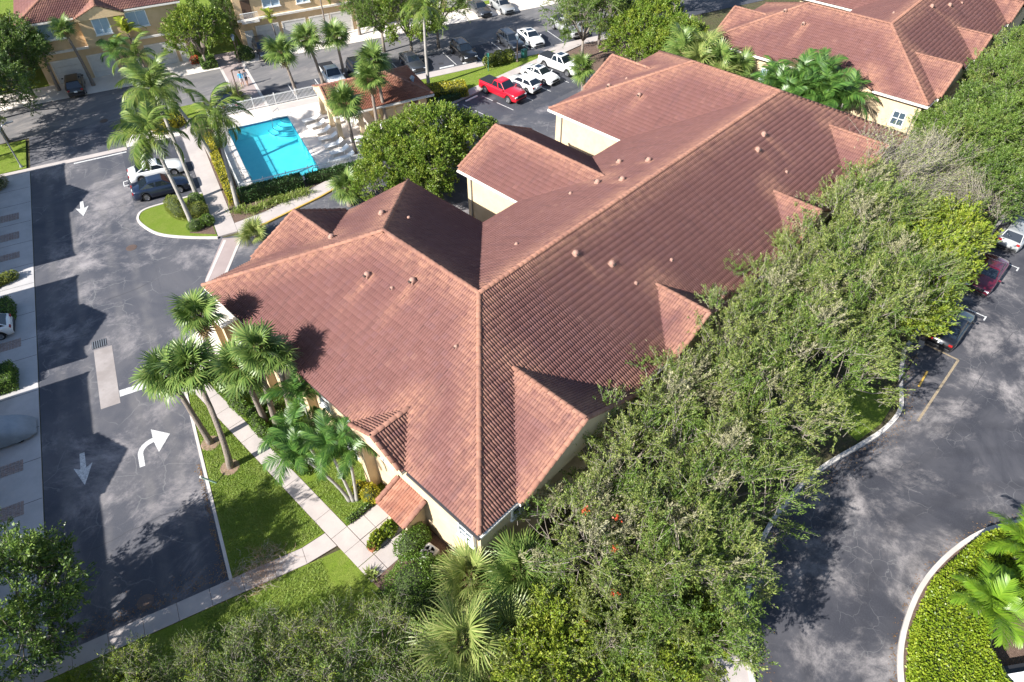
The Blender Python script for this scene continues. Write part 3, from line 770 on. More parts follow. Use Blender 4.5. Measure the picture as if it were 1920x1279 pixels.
def lay_roof(parent, roof, caps, spots=(), proto=TILE_HI, single=0, cap_single=0, mats=('tile', 'cap'), wallmat='stucco'):
    # underlay
    deck = MB()
    for i, c in enumerate(roof.c):
        z0 = c[4] - .01 * (i + 1); x0, y0, x1, y1 = c[:4]; sd = c[5]; zb = z0 - .22
        if len(sd) == 4:
            if x1 - x0 >= y1 - y0:
                r = (y1 - y0) / 2; R0, R1 = (x0 + r, y0 + r, z0 + roof.s * r), (x1 - r, y0 + r, z0 + roof.s * r)
            else:
                r = (x1 - x0) / 2; R0, R1 = (x0 + r, y0 + r, z0 + roof.s * r), (x0 + r, y1 - r, z0 + roof.s * r)
            vs = [(x0, y0, z0), (x1, y0, z0), (x1, y1, z0), (x0, y1, z0), R0, R1, (x0, y0, zb), (x1, y0, zb), (x1, y1, zb), (x0, y1, zb)]
            if x1 - x0 >= y1 - y0: fs = [(0, 1, 5, 4), (1, 2, 5), (2, 3, 4, 5), (3, 0, 4)]
            else: fs = [(0, 1, 4), (1, 2, 5, 4), (2, 3, 5), (3, 0, 4, 5)]
            deck.add(vs, fs); deck.add(vs, [(0, 6, 7, 1), (1, 7, 8, 2), (2, 8, 9, 3), (3, 9, 6, 0), (9, 8, 7, 6)], 1)
        elif set(sd) == {'w', 'e'}:
            r = (x1 - x0) / 2; zr = z0 + roof.s * r; xm = (x0 + x1) / 2
            vs = [(x0, y0, z0), (x1, y0, z0), (x1, y1, z0), (x0, y1, z0), (xm, y0, zr), (xm, y1, zr), (x0, y0, zb), (x1, y0, zb), (x1, y1, zb), (x0, y1, zb)]
            deck.add(vs, [(0, 4, 5, 3), (1, 2, 5, 4)]); deck.add(vs, [(0, 6, 7, 1, 4), (2, 8, 9, 3, 5)], 2); deck.add(vs, [(3, 9, 6, 0), (1, 7, 8, 2), (9, 8, 7, 6)], 1)
        elif set(sd) == {'s', 'n'}:
            r = (y1 - y0) / 2; zr = z0 + roof.s * r; ym = (y0 + y1) / 2
            vs = [(x0, y0, z0), (x1, y0, z0), (x1, y1, z0), (x0, y1, z0), (x0, ym, zr), (x1, ym, zr), (x0, y0, zb), (x1, y0, zb), (x1, y1, zb), (x0, y1, zb)]
            deck.add(vs, [(0, 1, 5, 4), (2, 3, 4, 5)]); deck.add(vs, [(0, 4, 3, 9, 6), (1, 7, 8, 2, 5)], 2); deck.add(vs, [(0, 6, 7, 1), (2, 8, 9, 3), (9, 8, 7, 6)], 1)
        elif set(sd) == {'s', 'n', 'e'}:
            r = (y1 - y0) / 2; zr = z0 + roof.s * r; ym = (y0 + y1) / 2
            vs = [(x0, y0, z0), (x1, y0, z0), (x1, y1, z0), (x0, y1, z0), (x0, ym, zr), (x1 - r, ym, zr), (x0, y0, zb), (x1, y0, zb), (x1, y1, zb), (x0, y1, zb)]
            deck.add(vs, [(0, 1, 5, 4), (1, 2, 5), (2, 3, 4, 5)]); deck.add(vs, [(0, 4, 3, 9, 6)], 2); deck.add(vs, [(0, 6, 7, 1), (1, 7, 8, 2), (2, 8, 9, 3), (9, 8, 7, 6)], 1)
        elif len(sd) == 1:
            w = (x1 - x0); zr = z0 + roof.s * w
            if sd[0] == 'w': vs = [(x0, y0, z0), (x0, y1, z0), (x1, y1, zr), (x1, y0, zr)]
            elif sd[0] == 's': zr = z0 + roof.s * (y1 - y0); vs = [(x1, y0, z0), (x0, y0, z0), (x0, y1, zr), (x1, y1, zr)]
            deck.add(vs + [(v[0], v[1], v[2] - .15) for v in vs], [(3, 2, 1, 0), (4, 5, 6, 7), (0, 1, 5, 4), (1, 2, 6, 5), (2, 3, 7, 6), (3, 0, 4, 7)])
    ro = deck.build('roof', [M['deck'], M['trim'], M[wallmat]], parent)
    O, U, Vd, CS = roof.tiles()
    O = O + np.cross(U, Vd) * rng.normal(0, .004, (len(O), 1)) + U * rng.normal(0, .004, (len(O), 1))
    pale = local_pale(O, caps, spots)
    idx = np.arange(len(O)); kp = len(proto[0])
    W, FF = stamp(proto, O, U, Vd); W, cut = roof.clip(W.reshape(len(O), kp, 3), CS)
    if single:
        dist = np.linalg.norm(O - np.array(CAM), axis=1); dist[cut] = 1e6; order = np.argsort(dist)
        one, rest = order[:single], order[single:]
        V, F = proto
        me = np_mesh('roof_tile', V, F, M[mats[0] + '1'], True)
        for i in one:
            o = obj('roof_tile', me, ro); n = np.cross(U[i], Vd[i])
            o.matrix_local = Matrix(((U[i][0], Vd[i][0], n[0], O[i][0]), (U[i][1], Vd[i][1], n[1], O[i][1]), (U[i][2], Vd[i][2], n[2], O[i][2]), (0, 0, 0, 1)))
            o['pale'] = float(pale[i]); o['ew'] = float(CS[i, 1] < 2)
    else: rest = idx
    FF = (proto[1][None] + (np.arange(len(rest)) * kp)[:, None, None]).reshape(-1, 4)
    me = np_mesh('tile_field', W[rest].reshape(-1, 3), FF, M[mats[0]], True)
    at = me.attributes.new('pale', 'FLOAT', 'POINT'); at.data.foreach_set('value', np.repeat(pale[rest], len(proto[0])).astype(np.float32))
    at = me.attributes.new('ew', 'FLOAT', 'POINT'); at.data.foreach_set('value', np.repeat((CS[rest, 1] < 2).astype(np.float32), kp))
    f = obj('tile_field', me, ro); f['kind'] = 'stuff'
    # caps
    if caps:
        O, U, Vd = cap_frames(caps)
        O = O + np.array((0, 0, .055)); rest = np.arange(len(O))
        if cap_single:
            order = np.argsort(np.linalg.norm(O - np.array(CAM), axis=1)); one, rest = order[:cap_single], order[cap_single:]
            me = np_mesh('ridge_cap', CAP[0], CAP[1], M[mats[1] + '1'], True)
            for i in one:
                o = obj('ridge_cap', me, ro); n = np.cross(U[i], Vd[i]); q = O[i] + rng.normal(0, .006, 3)
                o.matrix_local = Matrix(((U[i][0], Vd[i][0], n[0], q[0]), (U[i][1], Vd[i][1], n[1], q[1]), (U[i][2], Vd[i][2], n[2], q[2]), (0, 0, 0, 1)))
        if len(rest):
            W, FF = stamp(CAP, O[rest], U[rest], Vd[rest])
            f = obj('cap_row', np_mesh('cap_row', W, FF, M[mats[1]], True), ro); f['kind'] = 'stuff'
    return ro

def window(parent, c, w, h, face, rows=2, cols=2, mat='glass', name='window', frame='white'):
    """face: 'w','e','s','n' = outward direction; c = centre on wall plane"""
    ang = {'s': 0, 'e': R(90), 'n': R(180), 'w': R(-90)}[face]
    mb = MB(); t, d = .09, .1
    mb.box((0, -.02, h / 2 - t / 2), (w, d, t)); mb.box((0, -.02, -h / 2 + t / 2), (w, d, t))
    for s in (-1, 1): mb.box((s * (w / 2 - t / 2), -.02, 0), (t, d, h - 2 * t))
    mb.box((0, -.06, -h / 2 - .04), (w + .16, .16, .07))
    for k in range(1, cols): mb.box((-w / 2 + k * w / cols, -.02, 0), (.045, .06, h - 2 * t))
    for k in range(1, rows): mb.box((0, -.02, -h / 2 + k * h / rows), (w - 2 * t, .055, .045))
    o = mb.build(name, M[frame], parent); o.location = c; o.rotation_euler = (0, 0, ang)
    pw, ph = (w - 2 * t) / cols, (h - 2 * t) / rows
    pm = MB().box((0, 0, 0), (pw, .02, ph)).mesh('pane', M[mat])
    for i in range(cols):
        for j in range(rows):
            obj('pane', pm, o, (-w / 2 + t + (i + .5) * pw, .012, -h / 2 + t + (j + .5) * ph))
    return o

def vent(ro, x, y, z, d, big=True):
    mb = MB(); s = .72 if big else .42
    mb.box((0, 0, .1 * s), (.5 * s, .5 * s, .2 * s))
    mb.lathe([(.26 * s, .18 * s), (.25 * s, .3 * s), (.18 * s, .4 * s), (.06 * s, .45 * s)], 12)
    mb.box((d[0] * .24 * s, d[1] * .24 * s, .2 * s), (.28 * s, .28 * s, .16 * s), m=1)
    o = mb.build('roof_vent', [M['vent'], M['deck']], ro, bevel=.02); o.location = (x, y, z)
    return o
M['vent'] = plain('vent_paint', (0.30, 0.17, 0.13), 0.8, c2=(0.36, 0.21, 0.16), scale=5)

def condo(name, loc, rz, label, a, L, X, HE, mid, gables_s, gables_w, gables_n, vents, hi, detail):
    t = thing(name, loc, rz, label, 'building', 'tiled condominium buildings')
    mx0, mx1, my = mid; r = a
    comps = [(0, 0, X, 2 * a, HE, 'wesn'), (0, 0, 2 * a, L, HE, 'wesn'), (X - 2 * a, 0, X, L, HE, 'wesn'),
             (mx0, a, mx1, my, HE, 'we')]
    HR = HE + SL * a; e = .25
    caps = [((0, 0, HE), (a, a, HR)), ((0, L, HE), (a, L - a, HR)), ((2 * a, L, HE), (a, L - a, HR)), ((a, L - a, HR), (a, a, HR)),
            ((a, a, HR), (X - a, a, HR)), ((X, 0, HE), (X - a, a, HR)), ((X - a, a, HR), (X - a, L - a, HR)), ((X - 2 * a, L, HE), (X - a, L - a, HR)), ((X, L, HE), (X - a, L - a, HR))]
    mr = (mx1 - mx0) / 2; mxm = (mx0 + mx1) / 2
    caps += [((mxm, my, HE + SL * mr), (mxm, 2 * a - mr, HE + SL * mr)), ((mx0 + .1, my, HE + .05), (mxm, my, HE + SL * mr)), ((mx1 - .1, my, HE + .05), (mxm, my, HE + SL * mr))]
    for (gx, w) in gables_s:
        comps.append((gx - w, -e, gx + w, w + .0, HE, 'we')); zr = HE + SL * w
        caps += [((gx, -e, zr), (gx, w, zr)), ((gx - w + .1, -e, HE + .05), (gx, -e, zr)), ((gx + w - .1, -e, HE + .05), (gx, -e, zr))]
    for (gy, w) in gables_w:
        comps.append((-e, gy - w, w, gy + w, HE, 'sn')); zr = HE + SL * w
        caps += [((-e, gy, zr), (w, gy, zr)), ((-e, gy - w + .1, HE + .05), (-e, gy, zr)), ((-e, gy + w - .1, HE + .05), (-e, gy, zr))]
    for (gx, w) in gables_n:
        comps.append((gx - w, L - w, gx + w, L + .2, HE, 'we')); zr = HE + SL * w
        caps += [((gx, L + .2, zr), (gx, L - w, zr)), ((gx - w + .1, L + .2, HE + .05), (gx, L + .2, zr)), ((gx + w - .1, L + .2, HE + .05), (gx, L + .2, zr))]
    roof = Roof(comps)
    spots = []
    for (x, y, side, big, lng) in vents:
        d = {'w': (-1, 0), 's': (0, -1), 'n': (0, 1), 'e': (1, 0)}[side]
        if lng: spots.append((x, y, d[0], d[1], .35 if big else .2, lng))
    ro = lay_roof(t, roof, caps, spots, TILE_HI if hi else TILE_LO, 300 if hi else 0, 300 if hi else 0)
    for (x, y, side, big, lng) in vents:
        d = {'w': (-1, 0), 's': (0, -1), 'n': (0, 1), 'e': (1, 0)}[side]
        vent(ro, x, y, float(roof.h(np.array([x]), np.array([y]))[0]) + .04, d, big)
    # walls
    i = .5
    foot = [(i, i), (X - i, i), (X - i, L - i), (X - 2 * a + i, L - i), (X - 2 * a + i, 2 * a - i), (mx1 - i, 2 * a - i), (mx1 - i, my - i), (mx0 + i, my - i), (mx0 + i, 2 * a - i), (2 * a - i, 2 * a - i), (2 * a - i, L - i), (i, L - i)]
    wb = MB(); wb.prism(foot, -.05, HE - .2, bottom=False)
    for (gx, w) in gables_s: wb.add([(gx - w + .2, i - .05, HE - .19), (gx + w - .2, i - .05, HE - .19), (gx, i - .05, HE + SL * (w - .25) - .2), (gx - w + .2, i + .2, HE - .19), (gx + w - .2, i + .2, HE - .19), (gx, i + .2, HE + SL * (w - .25) - .2)], [(0, 1, 2), (5, 4, 3), (0, 2, 5, 3), (1, 4, 5, 2)])
    wl = wb.build('wall', M['stucco'], t)
    # eaves: fascia and gutters
    g = MB()
    def gut(a_, b_, z=HE - .13): g.bar((*a_, z), (*b_, z), .11, .13)
    gut((mx0 - .06, 2 * a + 1), (mx0 - .06, my)); gut((X - 2 * a - .06, 2 * a + .3), (X - 2 * a - .06, L)); gut((2 * a + .06, 2 * a + .3), (2 * a + .06, L))
    gut((0, L + .06), (2 * a, L + .06)); gut((X - 2 * a, L + .06), (X, L + .06)); gut((mx1 + .06, 2 * a + 1), (mx1 + .06, my)); gut((0, -.06), (X, -.06)); gut((X + .06, 0), (X + .06, L))
    g.build('gutter', M['trim'], t)
    g2 = MB()
    if detail: g2.bar((-.07, -.1, HE - .13), (-.07, 5.0, HE - .13), .12, .14)
    else: g2.bar((-.07, -.1, HE - .13), (-.07, L, HE - .13), .12, .14)
    g2.build('gutter', M['gutter_dark'] if detail else M['trim'], t)
    for (x, y) in ((mx0 + .42, my - 1.0), (X - 2 * a + .42, L - 1.2), (.44, .8)):
        MB().tube([(x, y, HE - .25), (x, y, .15)], .05, 6).build('downspout', M['metal_grey'], t)
    return t, ro, roof

main, main_roof, main_field = condo('condo_building', (0, 0, 0), 0, 'U-shaped cream condominium block with faded red clay tile roof, entry porch and planted sidewalk',
    8.5, 25.1, 50.2, 5.9, (20.75, 29.3, 23.6), [(7.1, 4.6), (18.3, 3.4), (32.4, 3.3), (43.1, 4.4)], [(7.3, 2.1)], [(7.45, 3.9), (42.3, 4.1)],
    [(6.0, 15.2, 'w', True, 2.2), (7.1, 12.4, 'w', True, 2.6), (6.2, 13.2, 'w', False, 0), (5.7, 7.4, 'w', False, 0), (15.2, 7.3, 's', True, 2.0), (16.7, 5.7, 's', True, .8), (17.1, 4.1, 's', False, 0),
     (20.5, 3.9, 's', False, 0), (36.1, 6.6, 's', True, 2.4), (34.3, 6.0, 's', True, 1.4), (34.9, 3.7, 's', False, .6), (24.0, 10.5, 'n', True, 1.2), (23.7, 12.3, 'n', True, .7), (21.9, 13.2, 'n', False, 0),
     (14.1, 11.0, 'n', False, 0), (27.6, 13.3, 'n', True, .8), (27.5, 10.8, 'n', True, .8), (10.8, 20.0, 'e', True, 0), (11.6, 18.2, 'e', False, 0), (7.2, 20.6, 'n', True, 1.0), (37.2, 18.5, 'w', True, 1.8), (37.6, 22.0, 'w', True, 2.2), (39.5, 21.5, 'n', False, .6)], True, True)
# facade windows and entry porch
window(main, (.48, 1.5, 3.65), 1.1, 1.35, 'w', 3, 2)
window(main, (.48, 7.55, 4.25), 1.0, 1.25, 'w', 3, 2)
for y in (10.6, 13.2, 15.9, 18.6): window(main, (.48, y, 4.2), 1.1, 1.5, 'w', 2, 1)
for y in (11.5, 16.5, 20.6): window(main, (.48, y, 1.5), 1.3, 1.5, 'w', 2, 2)
window(main, (21.23, 17.4, 4.9), .7, 1.0, 'w', 1, 1)
for x in (3.2, 12.5, 23, 27.5, 38, 47): window(main, (x, .48, 4.2), 1.2, 1.4, 's', 2, 2)
for c_, d_ in (((.2, 9.25, 2.85), (.62, .5, 5.6)), ((.25, 14.6, 2.85), (.6, .45, 5.6)), ((.25, 20.0, 2.85), (.6, .45, 5.6)), ((-.1, 22.2, 2.4), (1.2, .35, 4.8)), ((-.1, 24.0, 2.4), (1.2, .35, 4.8))):
    MB().box(c_, d_).build('pilaster', M['stucco'], main)
MB().box((-.1, 23.1, 4.85), (1.4, 2.4, .12)).build('canopy', M['trim'], main)
pr_ = Roof([(-1.15, 4.55, .45, 6.85, 2.35, 'w')], .42)
lay_roof(main, pr_, [((-1.1, 4.6, 2.4), (.42, 4.6, 3.05)), ((-1.1, 6.8, 2.4), (.42, 6.8, 3.05))], mats=('tile_new', 'cap'))
pw = MB(); pw.prism([(-.8, 4.85), (.52, 4.85), (.52, 5.1), (-.8, 5.1)], 0, 2.4); pw.prism([(-.8, 6.3), (.52, 6.3), (.52, 6.55), (-.8, 6.55)], 0, 2.4)
pw.build('porch_wall', M['stucco'], main)
dr = MB().box((.47, 5.7, 1.1), (.08, 1.0, 2.1)).build('door', M['white'], main)
MB().box((-.06, .35, -.05), (.06, .06, .06)).build('handle', M['metal_grey'], dr, loc=(.45, 5.7, 1.1))

condo('condo_building', (56.9, .9, 0), R(2.4), 'cream condominium block with pinkish red tile roof beyond the clump of feather palms', 7.1, 22.6, 46.0, 5.9,
    (19.0, 27.0, 21.2), [(6.0, 3.8), (16.5, 3.0), (29, 3.0)], [(6.2, 1.3)], [(6.3, 3.4)],
    [(16, 6, 's', True, 2.0), (19.2, 5.0, 's', True, 1.0), (21.8, 4.4, 's', False, .4), (4.6, 14.5, 'w', True, 2.5), (5.5, 17.0, 'w', True, 2.0), (12, 8.4, 'n', False, .3), (20, 9, 'n', True, 1)], False, False)
b2 = bpy.data.objects['condo_building.001']
window(b2, (.46, 15.4, 4.0), 1.1, 1.6, 'w', 2, 2, 'blind'); window(b2, (.46, 2.0, 3.9), 1.2, 1.4, 'w', 2, 2); window(b2, (.46, 8.0, 4.0), 1.1, 1.4, 'w', 2, 2)

# ---------------------------------------------------------------- pool pavilion
pv = thing('pool_pavilion', PQ(0, 0), PQ_ROT, 'small tan pool pavilion with red hipped tile roof beside the loungers', 'pavilion')
proof = Roof([(7.5, 48.0, 17.9, 55.3, 2.85, 'sne')], .42)
zr = 2.85 + .42 * 3.65
lay_roof(pv, proof, [((7.5, 51.65, zr), (14.25, 51.65, zr)), ((17.9, 48, 2.85), (14.25, 51.65, zr)), ((17.9, 55.3, 2.85), (14.25, 51.65, zr)), ((7.5, 48.1, 2.9), (7.5, 51.65, zr)), ((7.5, 55.2, 2.9), (7.5, 51.65, zr))], proto=TILE_LO, wallmat='stucco_tan', mats=('tile_new', 'cap'))
pw = MB(); pw.prism([(12.2, 48.6), (17.3, 48.6), (17.3, 54.7), (12.2, 54.7)], 0, 2.65, bottom=False); pw.build('wall', M['stucco_tan'], pv)
for (p, q) in ((7.9, 48.6), (7.9, 51.6), (7.9, 54.7), (10.2, 48.6), (10.2, 54.7)):
    c = MB(); c.box((p, q, 1.33), (.42, .42, 2.66)); c.box((p, q, .2), (.52, .52, .4)); c.box((p, q, 2.5), (.52, .52, .14)); c.build('column', M['stucco_yel'] if 'stucco_yel' in M else M['stucco'], pv)
g = MB(); g.bar((7.5, 47.93, 2.7), (17.9, 47.93, 2.7), .1, .12); g.bar((17.97, 48, 2.7), (17.97, 55.3, 2.7), .1, .12); g.build('gutter', M['trim'], pv)
MB().box((14.4, 48.57, 1.05), (.85, .06, 2.05)).build('door', M['stucco'], pv)
MB().box((13.2, 48.57, 1.05), (.85, .06, 2.05)).build('door', M['stucco'], pv)
MB().box((15.9, 48.57, 2.2), (.9, .06, .35)).build('louvre', M['brown'], pv)
MB().box((12.6, 47.9, .55), (1.3, .5, 1.1)).build('counter', M['white'], pv)

# ---------------------------------------------------------------- townhouses
def townhouse(loc, rz, label, W, D, bays, HEAV=6.6, front_detail=True, ridge_side='x', belt_z=3.4, gables=()):
    t = thing('townhouse', loc, rz, label, 'house', 'tan townhouses with tiled roofs')
    comps = [(-.4, -.4, W + .4, D + .4, HEAV, 'wesn')]; r = min(W, D) / 2 + .4; s_ = .42; zr = HEAV + s_ * r
    if W >= D: caps = [((-.4, -.4, HEAV), (r - .4, D / 2, zr)), ((-.4, D + .4, HEAV), (r - .4, D / 2, zr)), ((r - .4, D / 2, zr), (W - r + .4, D / 2, zr)), ((W + .4, -.4, HEAV), (W - r + .4, D / 2, zr)), ((W + .4, D + .4, HEAV), (W - r + .4, D / 2, zr))]
    else: caps = [((-.4, -.4, HEAV), (W / 2, r - .4, zr)), ((W + .4, -.4, HEAV), (W / 2, r - .4, zr)), ((W / 2, r - .4, zr), (W / 2, D - r + .4, zr)), ((-.4, D + .4, HEAV), (W / 2, D - r + .4, zr)), ((W + .4, D + .4, HEAV), (W / 2, D - r + .4, zr))]
    wb = MB(); wb.prism([(0, 0), (W, 0), (W, D), (0, D)], -.05, HEAV - .2, bottom=False)
    for (gx, w, out) in gables:
        comps.append((gx - w - .25, -out - .35, gx + w + .25, w + .2, HEAV - .12, 'we')); zg = HEAV - .12 + s_ * (w + .25)
        caps += [((gx, -out - .35, zg), (gx, w, zg)), ((gx - w - .2, -out - .35, HEAV - .1), (gx, -out - .35, zg)), ((gx + w + .2, -out - .35, HEAV - .1), (gx, -out - .35, zg))]
        wb.add([(gx - w, -out, belt_z), (gx + w, -out, belt_z), (gx + w, -out, HEAV - .3), (gx, -out, HEAV - .3 + s_ * w), (gx - w, -out, HEAV - .3),
                (gx - w, .02, belt_z), (gx + w, .02, belt_z), (gx + w, .02, HEAV - .3), (gx, .02, HEAV - .3 + s_ * w), (gx - w, .02, HEAV - .3)],
               [(0, 1, 2, 3, 4), (0, 4, 9, 5), (1, 6, 7, 2), (0, 5, 6, 1), (4, 3, 8, 9), (3, 2, 7, 8)])
    wb.build('wall', M['stucco_tan'], t)
    lay_roof(t, Roof(comps, s_), caps, proto=TILE_LO, wallmat='stucco_tan')
    MB().box((W / 2, -.12, belt_z), (W + .1, .26, .22)).build('belt_course', M['trim'], t)
    MB().bar((-.4, -.46, HEAV - .13), (W + .4, -.46, HEAV - .13), .1, .13).build('gutter', M['trim'], t)
    for b in bays:
        if b[0] == 'garage':
            _, x0, x1 = b; g = MB(); w = x1 - x0
            fr = MB(); fr.box(((x0 + x1) / 2, -.03, 2.45), (w + .3, .1, .15)); fr.box((x0 - .08, -.03, 1.2), (.14, .1, 2.4)); fr.box((x1 + .08, -.03, 1.2), (.14, .1, 2.4))
            go = fr.build('garage_door', M['trim'], t)
            for k in range(4): MB().box(((x0 + x1) / 2, -.02, .31 + .59 * k), (w - .02, .06, .575)).build('panel', M['garage'], go)
        elif b[0] == 'win': window(t, (b[1], -.03 - b[5] if len(b) > 5 else -.03, b[2]), b[3], b[4], 's', 1, 2, 'blind')
        elif b[0] == 'door': MB().box((b[1], -.02, 1.08), (.95, .08, 2.15)).build('door', M['trim'], t)
        elif b[0] == 'balcony':
            _, x0, x1 = b; bo = MB(); bo.box(((x0 + x1) / 2, -.55, belt_z), (x1 - x0, 1.1, .2)); bo = bo.build('balcony', M['trim'], t)
            rb = MB()
            rb.bar((x0, -1.05, belt_z + 1.05), (x1, -1.05, belt_z + 1.05), .06, .06)
            n = int((x1 - x0) / .12)
            for k in range(n + 1): rb.bar((x0 + k * (x1 - x0) / n, -1.05, belt_z + .1), (x0 + k * (x1 - x0) / n, -1.05, belt_z + 1.05), .03, .03)
            rb.build('railing', M['white'], bo)
            MB().box(((x0 + x1) / 2, -.02, belt_z + 1.15), (1.1, .06, 2.1)).build('balcony_door', M['brown'], bo)
    return t
townhouse(PQ(-17.6, 75.7), PQ_ROT, 'tan townhouse with front gable and three white garage doors behind the black crossover', 15.8, 12,
    [('garage', 1.2, 4.1), ('garage', 4.9, 7.3), ('garage', 11.0, 13.9), ('door', 14.9), ('win', 2.6, 5.55, 2.7, 1.7), ('win', 7.55, 5.5, 1.7, 1.8, .55), ('win', 11.25, 5.45, 2.2, 1.7)], 6.7, gables=((7.7, 2.25, .55),))
townhouse(PQ(4.2, 75.6), PQ_ROT, 'tan townhouse with white balcony railing and beige garage doors beyond the crossing', 14.6, 12,
    [('door', .95), ('garage', 2.0, 4.5), ('garage', 5.2, 7.9), ('garage', 8.6, 10.9), ('garage', 11.3, 13.8), ('balcony', .35, 2.4), ('win', 4.35, 5.2, 2.1, 1.6), ('win', 8.2, 5.0, 1.7, 1.5), ('win', 11.8, 5.2, 1.8, 1.5)], 6.7)
townhouse(PQ(-36, 77.5), PQ_ROT, 'tan townhouse wall with red roof behind the corner trees', 15, 12, [('win', 12.2, 5.2, 1.6, 1.6), ('win', 8, 5.2, 1.6, 1.6), ('garage', 9, 12)], 6.7)
townhouse(PQ(27, 77), PQ_ROT, 'tan townhouse set back behind the two parked cars on the far driveway', 18, 12, [('garage', 1, 4), ('garage', 5, 8), ('garage', 9, 12), ('win', 3, 5.2, 1.8, 1.6), ('win', 10, 5.2, 1.8, 1.6)], 6.7)
# row across the left road (outside the frame); their shadows fall on the road
def left_house(q0, q1, gq, lab, gaps=()):
    W = q1 - q0
    # local x runs along -q... front faces +p
    return townhouse(PQ(-26.2, q0), PQ_ROT + R(90), lab, W, 11, [('garage', 1, 3.8), ('garage', 4.6, 7.4), ('win', 2.4, 4.6, 1.6, 1.3), ('win', 6.2, 4.6, 1.6, 1.3)], 5.7, gables=((gq - q0, 2.2, .3),))
left_house(39.4, 54.6, 48.3, 'townhouse by the road end across from the pool lot')
left_house(26.6, 35.7, 29.9, 'narrow townhouse behind the white hatchback driveway')
left_house(2.0, 24.2, 16.4, 'long townhouse behind the covered car driveway')
# ---------------------------------------------------------------- pool
M['poolpaint'] = plain('pool_plaster', (0.30, 0.76, 0.80), 0.5, c2=(0.24, 0.70, 0.76), scale=0.8)
def watermat():
    m, nt, b = _mat('pool_water')
    tr = N(nt, 'ShaderNodeBsdfTransparent'); tr.inputs[0].default_value = (0.46, 0.82, 0.87, 1)
    gl = N(nt, 'ShaderNodeBsdfGlossy'); gl.inputs['Roughness'].default_value = 0.03
    bp = N(nt, 'ShaderNodeBump'); bp.inputs['Strength'].default_value = 0.3; bp.inputs['Distance'].default_value = 0.05
    nt.links.new(noise(nt, 3.2, 4, 0.6, 0.2, 0.8, dist=.8), bp.inputs['Height'])
    nt.links.new(bp.outputs[0], gl.inputs['Normal'])
    ms = N(nt, 'ShaderNodeMixShader'); ms.inputs[0].default_value = 0.07; nt.links.new(tr.outputs[0], ms.inputs[1]); nt.links.new(gl.outputs[0], ms.inputs[2])
    nt.links.new(ms.outputs[0], nt.nodes['Material Output'].inputs[0])
    return m
M['water'] = watermat(); M['water'].use_transparent_shadow = True
pool = thing('swimming_pool', PQ(PP0, PQ0), PQ_ROT, 'turquoise rectangular swimming pool with curved corner steps', 'pool')
pw_, pl_ = PP1 - PP0, PQ1 - PQ0; dp = -1.35
mb = MB()
mb.add([(0, 0, .1), (pw_, 0, .1), (pw_, pl_, .1), (0, pl_, .1), (0, 0, dp), (pw_, 0, dp), (pw_, pl_, dp), (0, pl_, dp)], [(4, 5, 6, 7), (0, 1, 5, 4), (1, 2, 6, 5), (2, 3, 7, 6), (3, 0, 4, 7)])
mb.build('basin', M['poolpaint'], pool)
MB().add([(0, 0, -.08), (pw_, 0, -.08), (pw_, pl_, -.08), (0, pl_, -.08)], [(0, 1, 2, 3)]).build('water', M['water'], pool)
cp = MB(); e = .32
for (x0, x1, y0, y1) in ((-e, 0, -e, pl_ + e), (pw_, pw_ + e, -e, pl_ + e), (0, pw_, -e, 0), (0, pw_, pl_, pl_ + e)): cp.box(((x0 + x1) / 2, (y0 + y1) / 2, .1), (x1 - x0, y1 - y0, .06))
cp.build('coping', M['trim'], pool, bevel=.015)
tl = MB()
tl.box((pw_ / 2, .012, .0), (pw_, .02, .14)); tl.box((pw_ / 2, pl_ - .012, .0), (pw_, .02, .14)); tl.box((.012, pl_ / 2, 0), (.02, pl_, .14)); tl.box((pw_ - .012, pl_ / 2, 0), (.02, pl_, .14))
tl.build('waterline_tile', plain('navy_tile', (.03, .08, .2), .3), pool)
for k in range(4):
    r = 2.3 - .5 * k; pts = [(pw_, pl_)] + [(pw_ - r * math.sin(R(90 * j / 10)), pl_ - r * math.cos(R(90 * j / 10))) for j in range(11)]
    s = MB(); s.prism(pts, dp, -1.05 + .27 * k); s.build('step', M['poolpaint'], pool)
    ed = MB(); ed.tube([(x, y, -1.04 + .27 * k) for x, y in pts[1:]], .03, 5); ed.build('step_edge', bpy.data.materials['navy_tile'], pool)
M['steel'] = plain('stainless_steel', (0.55, 0.56, 0.58), 0.25, 0.9)
for dy in (0, .5):
    MB().tube([(-.75, 1.9 + dy, .13), (-.72, 1.9 + dy, .75), (-.45, 1.9 + dy, .95), (-.05, 1.9 + dy, .85), (.1, 1.9 + dy, .3), (.1, 1.9 + dy, -.9)], .028, 6).build('ladder_rail', M['steel'], pool)
for z in (-.25, -.55, -.85): MB().box((.12, 2.15, z), (.1, .5, .03)).build('ladder_tread', M['steel'], pool)
MB().tube([(pw_ - 1.9, pl_ - .9, -.6), (pw_ - 1.75, pl_ - .75, .4), (pw_ - 1.3, pl_ - .2, 1.0), (pw_ - .7, pl_ + .5, .95), (pw_ - .6, pl_ + .6, .1)], .03, 6).build('handrail', M['steel'], pool)

